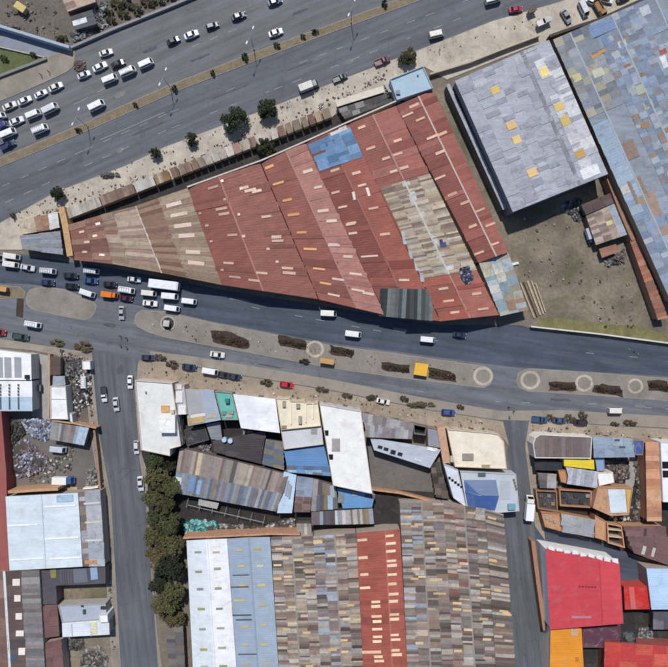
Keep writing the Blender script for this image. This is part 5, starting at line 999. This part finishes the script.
V2 = [('car',1,258,-8,WH,'white car cut by the left edge in the jam'),('minibus',14,257,-8,WH,'white minibus top left of the jam beside the building shadow'),('minibus',13,265,-8,WH,'white minibus directly below the top left one in the jam'),('car',29,268,-9,WH,'white car third from the left edge in the jam'),('minibus',50,271.5,-6,WH,'white minibus below the grey blue sheet roof in the jam'),
('car',72,276,-6,(52,54,60),'dark grey car with pale windscreen in the jam'),('car',49,283,-7,NB,'dark blue car just above the left traffic island'),('car',92,281,-4,(52,84,130),'blue car between two white ones in the jam'),('minibus',93,271.5,-5,WH,'white minibus right above the blue car in the jam'),('car',73,286.5,-7,(34,36,40),'black car at the upper edge of the left traffic island'),('minibus',89,293.5,-16,WH2,'white van turning at the right end of the left traffic island'),
('car',111,284.5,-6,(44,46,52),'dark car directly above the orange truck'),('truck',111,295,-7,(226,120,36),'orange truck stopped in the jam'),('car',127,298.5,-8,(78,44,62),'maroon car in front of the orange truck'),('car',135,279.5,-5,WH,'white car first from left below the tan roof'),('bus',166,285.5,-7,(228,232,236),'long white bus in the jam, the largest vehicle'),
('minibus',128,290.5,-6,WH,'white minibus above the maroon car in the jam'),('minibus',150,293.5,-6,WH2,'white minibus second in the middle lane below the long bus'),('minibus',171,296.5,-5,WH,'white minibus right below the long bus'),('minibus',190,301.5,-6,WH,'white minibus at the right head of the jam'),('car',151,303.5,-4,WH,'white car at the tip of the long island, left'),('minibus',173,308.5,-8,WH,'white minibus just above the round monument'),
('car',122.5,313,-88,(170,172,176),'grey car pointing down between the two islands'),('minibus',35,324.5,-7,WH,'white van below the left traffic island'),('pickup',22,336.5,-8,(60,84,76),'dark green pickup with a white bonnet at the left pavement'),('car',0,332,-8,(150,44,44),'red car cut by the left edge'),
('car',149,357.5,-4,(58,66,82),'dark blue grey car parked at the west street corner'),('car',218,354.5,-9,WH,'white car driving alone above the teal terrace'),('car',190,367,-9,(50,66,92),'blue car parked left of the white van and dark cars'),('minibus',211,371,-8,WH,'white van parked between the blue car and dark cars'),('car',224,374.5,-10,(54,56,62),'dark car parked right behind the white van'),('car',235,376.5,-10,(60,66,82),'dark blue car last in the parked row above the white roof'),('hatchback',287,384.5,-8,(186,40,52),'bright red car parked above the cream house'),
('car',383,401,-12,WH,'white car parked above the striped grey roof'),('hatchback',448,412,-6,(70,84,150),'blue car parked above the cream flat roof'),('minibus',353,334,-6,WH,'white minibus below the dark grey end of the red roof'),('minibus',427,339.5,-6,WH,'white minibus right of centre on the lower avenue'),('car',459,335,-6,(46,58,84),'dark blue car near the compound wall on the lower avenue'),('minibus',328.5,313.5,-5,WH,'white minibus close under the pinkish slope roof edge'),
('pickup',539,419,-3,(58,86,120),'blue pickup at the left of three parked in the east'),('car',559,420,-3,(60,88,128),'blue car in the middle of three parked in the east'),('car',580,422,-3,(62,48,60),'dark plum car at the right of three parked in the east'),('minibus',614,410,-3,WH,'white minibus alone on the south lanes at the right'),
]
for v in V2: vehicle(v[0],v[1],v[2],v[3],v[4],v[5],g2,z=.17 if v[0]=='truck' and v[1]>400 else .031, sc=1.22 if v[0]=='bus' else (.82 if v[0]=='truck' else 1.1), load=(224,176,60) if v[1]==420 else None)
g3 = 'vehicles in the side streets and yards'
for v in (('car',131,382,-88,WH,'white car beside the white corner house in the west street',.023),('pickup',105,394,-86,(222,222,222),'white pickup with dark bed in the west street',.023),('car',117,404,-82,(196,198,202),'silver car in the middle of the west street',.023),('hatchback',137.3,447,-86,(206,206,206),'pale car at the lower corner of the white corner house',.023),('car',141.5,483,-86,WH,'white car beside the tree row in the west street',.023)):
    vehicle(v[0],v[1],v[2],v[3],v[4],v[5],g3,z=v[6], load=(66,68,74))
vehicle('minibus',60,448.5,-8,(190,196,204),'silver van parked under the patched shed in the west yard',g3,z=.013)
vehicle('truck',66,479,-2,(60,96,160),'white box truck with a blue cab in the west yard',g3,z=.013,load=(228,228,226),sc=1.15)
vehicle('truck',527.5,506,86,(228,228,226),'white box truck in the east side street',g3,z=.023,load=(236,236,236),sc=1.3)
vehicle('truck',588,237,-72,(40,46,78),'dark blue truck with a pale load beside the shack',g3,z=.013,load=(176,182,196),sc=.9)
vehicle('minibus',85.5,383,-88,WH2,'white van parked among junk below the white kiosk',g3,z=.013,sc=.95)
# ------------------------------------------------------------------ lamp posts, monument
def lamp(px, py, label, ang=67):
    A = G(px, py); t = thing('street_lamp', label, 'street lamp', (A.x, A.y, .164), 'street lamps on the avenue median')
    part('pole', MB().cyl((A.x,A.y,.164),(A.x,A.y,8.6),.14,.08,8), M_STEEL, t); part('base', MB().box((A.x,A.y,.3),(.5,.5,.3)), M_CONC, t)
    for s_ in (1,-1):
        d = Vector((math.cos(R(ang)),math.sin(R(ang)),0))*s_; ar = part('arm', MB().cyl((A.x,A.y,8.5),(A.x+d.x*2.2,A.y+d.y*2.2,9.1),.07,.05,6), M_STEEL, t)
        part('lamp_head', MB().box((A.x+d.x*2.6,A.y+d.y*2.6,9.12),(1.0,.4,.18),R(ang)), M_SLOPEC, ar, (214,218,220), tuple(t.location))
lamp(254,46+3.5,'street lamp on the median near the top centre'); lamp(88,127,'street lamp on the median at left'); lamp(351,23,'street lamp on the median, rightmost one'); lamp(171,89,'street lamp on the median between the left and centre ones')
A = G(168,323.5); t = thing('monument', 'small square monument on a dark round base on the long island', 'monument', (A.x,A.y,.144))
part('round_base', MB().cyl((A.x,A.y,.146),(A.x,A.y,.5),2.1,2.0,24), M_WALL, t, (60,60,62)); part('ring', MB().cyl((A.x,A.y,.146),(A.x,A.y,.3),2.6,2.5,24), M_WALL, t, (168,164,158)); part('plinth', MB().box((A.x,A.y,1.2),(1.7,1.7,1.6),-.15), M_WALL, t, (176,172,160)); part('cap', MB().box((A.x,A.y,2.1),(2.0,2.0,.2),-.15), M_WALL, t, (190,186,174))
for (x, y, w2, h2, lb) in ((327,361,14,5,'orange brown kiosk roof on the long island, beside the paved round'),(3,289,14,5,'orange brown kiosk roof on the median tip at the left edge'),(420,369,13,12,'square bright yellow kiosk on the long island')):
    A = G(x,y); t = thing('kiosk', lb, 'kiosk', (A.x,A.y,.146)); part('wall', MB().box((A.x,A.y,1.1),(w2*S-.4,h2*S-.3,1.9),-.15), M_WALL, t, (150,124,96)); part('roof', MB().box((A.x,A.y,2.12),(w2*S,h2*S,.14),-.15), M_SLOPEC, t, (196,150,92) if x != 420 else (228,176,48)); part('shutter', MB().box((A.x,A.y-h2*S/2+.13,1.1),(w2*S*.6,.1,1.2),-.15), M_WALL, t, (120,110,100))
# ------------------------------------------------------------------ trees and shrubs
def crown_mesh(name, n, clumps, leaf, seed, flat_=.8, core=.6):
    rnd = random.Random(seed); mb = MB(); cs = []
    for _ in range(clumps):
        th = rnd.uniform(0, 2*math.pi); zz = rnd.uniform(-.55, 1); rr = math.sqrt(max(0, 1-zz*zz))*rnd.uniform(core*.5, 1.0)
        cs.append((rr*math.cos(th), rr*math.sin(th), zz*flat_*rnd.uniform(.55, .85), rnd.uniform(.13, .36)))
    for _ in range(n):
        c = rnd.choice(cs); v = Vector((rnd.gauss(0,1), rnd.gauss(0,1), rnd.gauss(0,1))); v.normalize(); v *= c[3]*rnd.uniform(.55,1.05)
        p = Vector(c[:3])+v; l = leaf*rnd.uniform(.6,1.5)
        q = Matrix.Rotation(rnd.uniform(0,6.28),3,'Z') @ Matrix.Rotation(rnd.uniform(-1.0,1.0),3,'X') @ Matrix.Rotation(rnd.uniform(-1.0,1.0),3,'Y')
        mb.add([p+q @ Vector(k) for k in ((-l,0,0),(0,-l*.5,.12*l),(l,0,0),(0,l*.5,.12*l))], [(0,1,2,3)])
    me = mb.mesh(name); me.materials.append(M_LEAF); return me
CROWNS = [crown_mesh('crown_leaves', 3800, 40, .075, s_) for s_ in (1,2,3,4,5)]
SHRUBS = [crown_mesh('shrub_leaves', 700, 16, .13, s_, .7) for s_ in (11,12,13)]
def trunk_mesh():
    rnd = random.Random(4); mb = MB(); mb.cyl((0,0,0),(0,0,.55),.085,.06,8)
    for k in range(6):
        a_ = k*1.05+rnd.uniform(-.2,.2); mb.cyl((0,0,.38+.03*k),(.55*math.cos(a_),.55*math.sin(a_),.8+.06*k),.04,.015,6)
    mb.cyl((0,0,.55),(.03,.02,1.25),.06,.02,6)
    me = mb.mesh('trunk_and_limbs'); me.materials.append(M_BARK); return me
TRUNK = trunk_mesh()
def tree(px, py, rpx, hgt, col, label, name='tree', z=.144, group=None, me=None):
    zc = hgt-rpx*S*.75; A = G(px, py, zc); r = rpx*S
    t = thing(name, label, 'tree', (A.x, A.y, z), group)
    o = bpy.data.objects.new('trunk', TRUNK); link(o, t); k = max(.5, (hgt-z)/1.45); o.scale = (k, k, k)
    o = bpy.data.objects.new('crown', me or random.choice(CROWNS)); link(o, t); o.location = (0, 0, zc-z); o.scale = (r*random.uniform(.95,1.15), r*random.uniform(.95,1.15), r*.95); o.rotation_euler = (0, 0, random.uniform(0, 6.28)); o.color = lin(col)+(1,)
DG = (62,70,50)
tree(235,121,12,6.5,(58,68,46),'largest round dark tree on the north pavement'); tree(267,109,9.5,5.2,(58,64,42),'medium dark tree right of the largest pavement tree'); tree(191,139,6,3.6,(60,62,46),'small dark tree left of the largest pavement tree'); tree(265,147,9,4.6,(66,68,44),'olive tree growing between the stalls and the red roof'); tree(57,193,6.5,4,(56,60,40),'small round tree near the left end of the north pavement'); tree(155,153,5.2,3.2,(64,64,50),'smallest round tree on the north pavement left of the stalls row middle'); tree(408,57,8,4,(84,82,54),'olive bushy tree left of the pale blue flat roof, on the pavement')
k = 0
TP = [o_+' from the top' for o_ in ORD]
ROW = [(154,462,8),(168,466,7),(157,478,10),(171,486,8),(154,497,9),(165,505,9),(156,518,8),(170,524,10),(159,536,10),(174,545,8),(158,556,9),(170,567,11),(160,583,9),(174,592,8),(164,603,9),(174,615,9)]
for x, y, r in ROW:
    tree(x, y, r*random.uniform(1.05,1.3), random.uniform(4.5,8.5), jit(random.choice([(60,66,44),(86,86,54),(72,76,48),(52,56,40),(94,88,58)]),8), 'dark tree %s of the row along the west lane' % TP[k], 'lane_tree', .02, 'trees along the west lane'); k += 1
def shrub(px, py, rx, ry, hgt, col, label, z=.144, rot=0, group=None):
    A = G(px, py); t = thing('shrub', label, 'shrub', (A.x, A.y, z), group)
    o = bpy.data.objects.new('foliage', random.choice(SHRUBS)); link(o, t); o.scale = (rx*S*1.1, ry*S*1.1, hgt*.75); o.location = (0, 0, hgt*.42); o.rotation_euler = (0, 0, rot); o.color = lin(col)+(1,)
    o = bpy.data.objects.new('stem', TRUNK); link(o, t); o.scale = (hgt*.55,)*3
BR = (88,78,62); OL = (84,84,56)
for i, (x, y, r, c_) in enumerate(((175,89.5,3.2,DG),(213,74,2.6,OL),(245,58,3.8,DG),(277,47,3.2,DG),(303,38,2.6,OL),(315,33,3,DG),(384,5,3.4,DG),(384,5,0,0),(136,106,2.4,OL),(79,131,2.6,BR))):
    if r: shrub(x, y, r, r, 1.6, c_, '%s median shrub counted from the left' % ORD[[2,3,4,5,6,7,8,0,1,0][i]], .166, group='shrubs on the avenue median')
for x, y, rx, ry, c_, lb in ((266,382,7,3.5,BR,'brown shrub left of the bright red car'),(322,390,6,3.5,BR,'brown shrub above the front of the big white roof'),(347,396,5,3,BR,'brown shrub left of the white car on the south pavement'),(372,398,5,4,(78,72,60),'dark shrub touching the white car on the south pavement'),(404,399,4,3.5,(74,70,56),'small dark shrub right of the white car on the south pavement'),(420,405,11,4,(98,86,66),'long brown hedge in the parking lane'),(460,407,3.5,3,BR,'small shrub right of the blue car on the south pavement'),(569,419,5,5,BR,'brown shrub between the middle and right parked cars, east'),(550,418,4,4,BR,'brown shrub between the left and middle parked cars, east'),(582,416,4,5,(92,78,66),'bare brown shrub above the dark plum car'),(614,424,4,2.5,BR,'low shrub at the kerb below the lone white minibus'),(629,423,6,3.5,(86,76,60),'wide low shrub at the kerb, far right'),(83,346,10,5.5,(100,88,62),'large olive brown hedge at the west street corner'),(57,342,8,3.5,(112,106,72),'olive hedge at the left pavement'),(172,364,7,4,(90,74,62),'brown shrub left of the parked blue car'),(160,358,6,4,(92,80,66),'brown shrub right of the dark blue grey car'),(110,176,8,4,(110,106,100),'grey thorny shrub on the north pavement above the stalls'),(14,216,3,3,(80,74,64),'small shrub at the left tip of the north pavement'),(304,361,6,2.6,(70,66,54),'dark hedge on the long island beside the orange brown kiosk')):
    shrub(x, y, rx, ry, 1.3, c_, lb, .05 if y > 330 else .146)
# hedging in the planting beds
for i, (x, y, rx, ry, lb) in enumerate(((230,340,17,7,'first bed from the left'),(292,343,13,5,'second bed from the left'),(342,351,11,5,'third bed, below the dark grey roof end'),(396,368,13,4.5,'bed left of the yellow truck'),(442,374.5,13,5,'bed right of the yellow truck'),(562,386.5,12,4,'bed left of the paved half round, east'),(608,390,13,4.5,'bed right of the paved half round, east'),(658,386,10,5,'bed at the right edge'))):
    for j in range(4): pass
    A = G(x, y); t = thing('low_hedge', 'brown low hedge in the '+lb, 'hedge', (A.x, A.y, .19), 'hedges in the island beds')
    for j in range(6):
        o = bpy.data.objects.new('clump', random.choice(SHRUBS)); link(o, t); o.color = lin(jit((70,58,46),10))+(1,)
        f_ = (j-2.5)/3; o.location = (f_*rx*S*.95, -f_*ry*S*.45+random.uniform(-.4,.4), .3); o.scale = (rx*S*.26, ry*S*.55, .5); o.rotation_euler = (0,0,random.uniform(-.4,.4)-.1)

for i, (x, y, r) in enumerate(((118,6,7),(128,4,6),(137,10,6),(124,16,6),(148,4,7),(159,2,6),(112,22,5),(140,18,4),(170,-2,6),(108,14,5))):
    shrub(x, y, r, r*.8, 1.8, jit((84,82,60),10), '%s scrubby bush on the riverbank, counted rightwards from the scrap' % ORD[[2,4,5,3,7,8,1,6,9,0][i]], .013, group='bushes on the riverbank')
for (x, y, r, lb) in ((5,60,4,'dark bush on the grass at the left edge'),(34,56,3,'dark bush at the tip of the grass triangle'),(62,40,5,'olive bush inside the riverbank wall corner'),(15,30,3,'small bush beside the pale blue parapet')):
    shrub(x, y, r, r, 1.5, (76,80,48), lb, .013)
# ------------------------------------------------------------------ pedestrians
def person_mesh():
    P = [(0,0,.92),(0,0,1.1),(0,0,1.32),(0,0,1.46),(0,0,1.52),(.02,0,1.62),(.01,0,1.72),
         (0,.19,1.4),(-.06,.27,1.14),(.06,.28,.9),(.1,.28,.82),(0,-.19,1.4),(.08,-.27,1.14),(.22,-.26,.94),(.27,-.25,.88),
         (0,.09,.88),(.12,.1,.5),(.08,.1,.1),(.22,.11,.05),(0,-.09,.88),(-.04,-.1,.5),(-.2,-.1,.12),(-.07,-.11,.05)]
    E = [(0,1),(1,2),(2,3),(3,4),(4,5),(5,6),(2,7),(7,8),(8,9),(9,10),(2,11),(11,12),(12,13),(13,14),(0,15),(15,16),(16,17),(17,18),(0,19),(19,20),(20,21),(21,22)]
    rad = [.15,.14,.16,.07,.06,.1,.085,.075,.055,.045,.04,.075,.055,.045,.04,.095,.07,.05,.045,.095,.07,.05,.045]
    me = bpy.data.meshes.new('person_base'); me.from_pydata(P, E, [])
    o = bpy.data.objects.new('person_base', me); C.objects.link(o)
    md = o.modifiers.new('skin', 'SKIN'); o.modifiers.new('sub', 'SUBSURF').levels = 1
    for i, v in enumerate(me.skin_vertices[0].data): v.radius = (rad[i], rad[i]); v.use_root = (i == 0)
    dg = bpy.context.evaluated_depsgraph_get(); m2 = bpy.data.meshes.new_from_object(o.evaluated_get(dg)); bpy.data.objects.remove(o)
    m2.materials.clear(); m2.materials.append(M_WALL); m2.materials.append(mat('trousers', (46, 46, 54))); m2.materials.append(mat('skin', (150, 108, 86)))
    for p in m2.polygons:
        z_ = p.center.z; p.material_index = 2 if z_ > 1.5 or (z_ < .95 and abs(p.center.y) > .2) else (1 if z_ < .9 else 0); p.use_smooth = True
    return m2
PERSON = person_mesh()
hm = MB(); 
for k in range(4): hm.cyl((.0,0,1.64+.04*k),(.0,0,1.68+.04*k),(.118,.122,.108,.08)[k],(.122,.108,.08,.03)[k],10)
HAIR = hm.mesh('hair'); HAIR.materials.append(mat('hair', (30, 26, 24)))
for i, (x, y, z_, a_, c_, lb) in enumerate(((42,76,.145,30,(40,42,50),'person in dark clothes walking on the upper left pavement'),(50,73,.145,200,(120,60,60),'person in a red top on the upper left pavement'),(439,52,.145,20,(36,38,44),'person in dark clothes on the north pavement near the fence wall'),(121,336,.024,-90,(50,54,70),'person in blue crossing the avenue, upper left of the four'),(127,338,.024,-80,(60,52,48),'person in brown crossing the avenue, upper right of the four'),(121,345,.024,90,(44,44,50),'person in dark clothes crossing the avenue, lower left of the four'),(127,347,.024,80,(90,60,70),'person in a plum top crossing the avenue, lower right of the four'),(508,407,.024,10,(60,66,90),'person in blue at the east crossing, topmost of three'),(513,411,.033,190,(48,44,44),'person in dark clothes at the east crossing, middle of three'),(509,416,.033,90,(150,140,130),'person in a pale top at the east crossing, lowest of three'),(196,339,.145,0,(50,46,50),'person in dark clothes on the long island near the monument'))):
    A = G(x, y); t = thing('person', lb, 'person', (A.x, A.y, z_), 'pedestrians', R(a_))
    o = bpy.data.objects.new('body', PERSON); link(o, t); o.color = lin(c_)+(1,)
    o = bpy.data.objects.new('hair', HAIR); link(o, t)

# ------------------------------------------------------------------ uncountable litter and market goods along the pavements
def litter(name, label, line, half, n, z, pal, size=(.15, .7)):
    mb = MB()
    for _ in range(n):
        k = random.randrange(len(line)-1); f_ = random.random(); a, b = line[k], line[k+1]
        A = G(a[0]+(b[0]-a[0])*f_, a[1]+(b[1]-a[1])*f_+random.uniform(-half, half))
        d = (random.uniform(*size), random.uniform(*size), random.uniform(.06, .5))
        mb.box((A.x+random.uniform(-.4, .4), A.y, z+d[2]/2), d, random.uniform(0, 3.1), lin(jit(random.choice(pal), 16)))
    o = bpy.data.objects.new(name, mb.mesh(name)); o.data.materials.append(M_JUNK); link(o); o['kind'] = 'stuff'; o['label'] = label; o['category'] = 'litter'
LP = [(70,64,60),(110,98,88),(150,140,128),(196,190,180),(96,88,84),(60,70,90),(120,104,90),(84,80,70)]
litter('market_goods', 'small market goods and litter along the north pavement stalls', [(20,226),(64,206),(170,166),(300,115),(335,100),(385,76)], 3, 220, .144, LP)
litter('litter', 'scattered litter on the north pavement by the road', [(10,222),(60,195),(170,150),(280,110),(335,88),(420,56),(540,20)], 4, 120, .144, LP, (.12,.45))
litter('litter', 'scattered litter on the south pavement', [(145,370),(240,386),(335,400),(440,420),(495,427)], 4.5, 110, .144, LP, (.12,.6))
litter('litter', 'scattered litter on the pavement of the west street', [(60,352),(88,362),(94,432),(105,497),(115,660)], 3, 260, .144, LP, (.12,.6))
litter('litter', 'scattered litter on the east pavement', [(531,428),(600,433),(668,437)], 3, 50, .144, LP, (.12,.6))
litter('litter', 'scattered litter and stones on the vacant lot', [(520,240),(560,260),(600,285),(640,320)], 40, 90, .012, [(90,84,70),(130,122,104),(70,66,54),(150,146,136)], (.15,.8))
litter('litter', 'scattered litter on the long traffic island', [(150,322),(210,333),(330,356),(480,376)], 6, 90, .144, LP, (.12,.5))
litter('litter', 'stones and rubbish on the riverbank dirt', [(-10,10),(30,20),(60,25)], 18, 70, .012, [(90,84,76),(120,112,102),(70,64,58)], (.2,1.0))
litter('junk', 'dark clutter in the inner yards of the south block', [(150,470),(185,440),(212,440)], 5, 60, .012, LP)
litter('junk', 'dark clutter between the houses of the east block', [(540,465),(560,490),(600,512),(630,520)], 14, 240, .012, LP, (.2,1.2))
litter('junk', 'clutter on the ground of the west yards', [(60,365),(80,400),(70,460),(30,485)], 12, 260, .012, LP, (.2,1.0))
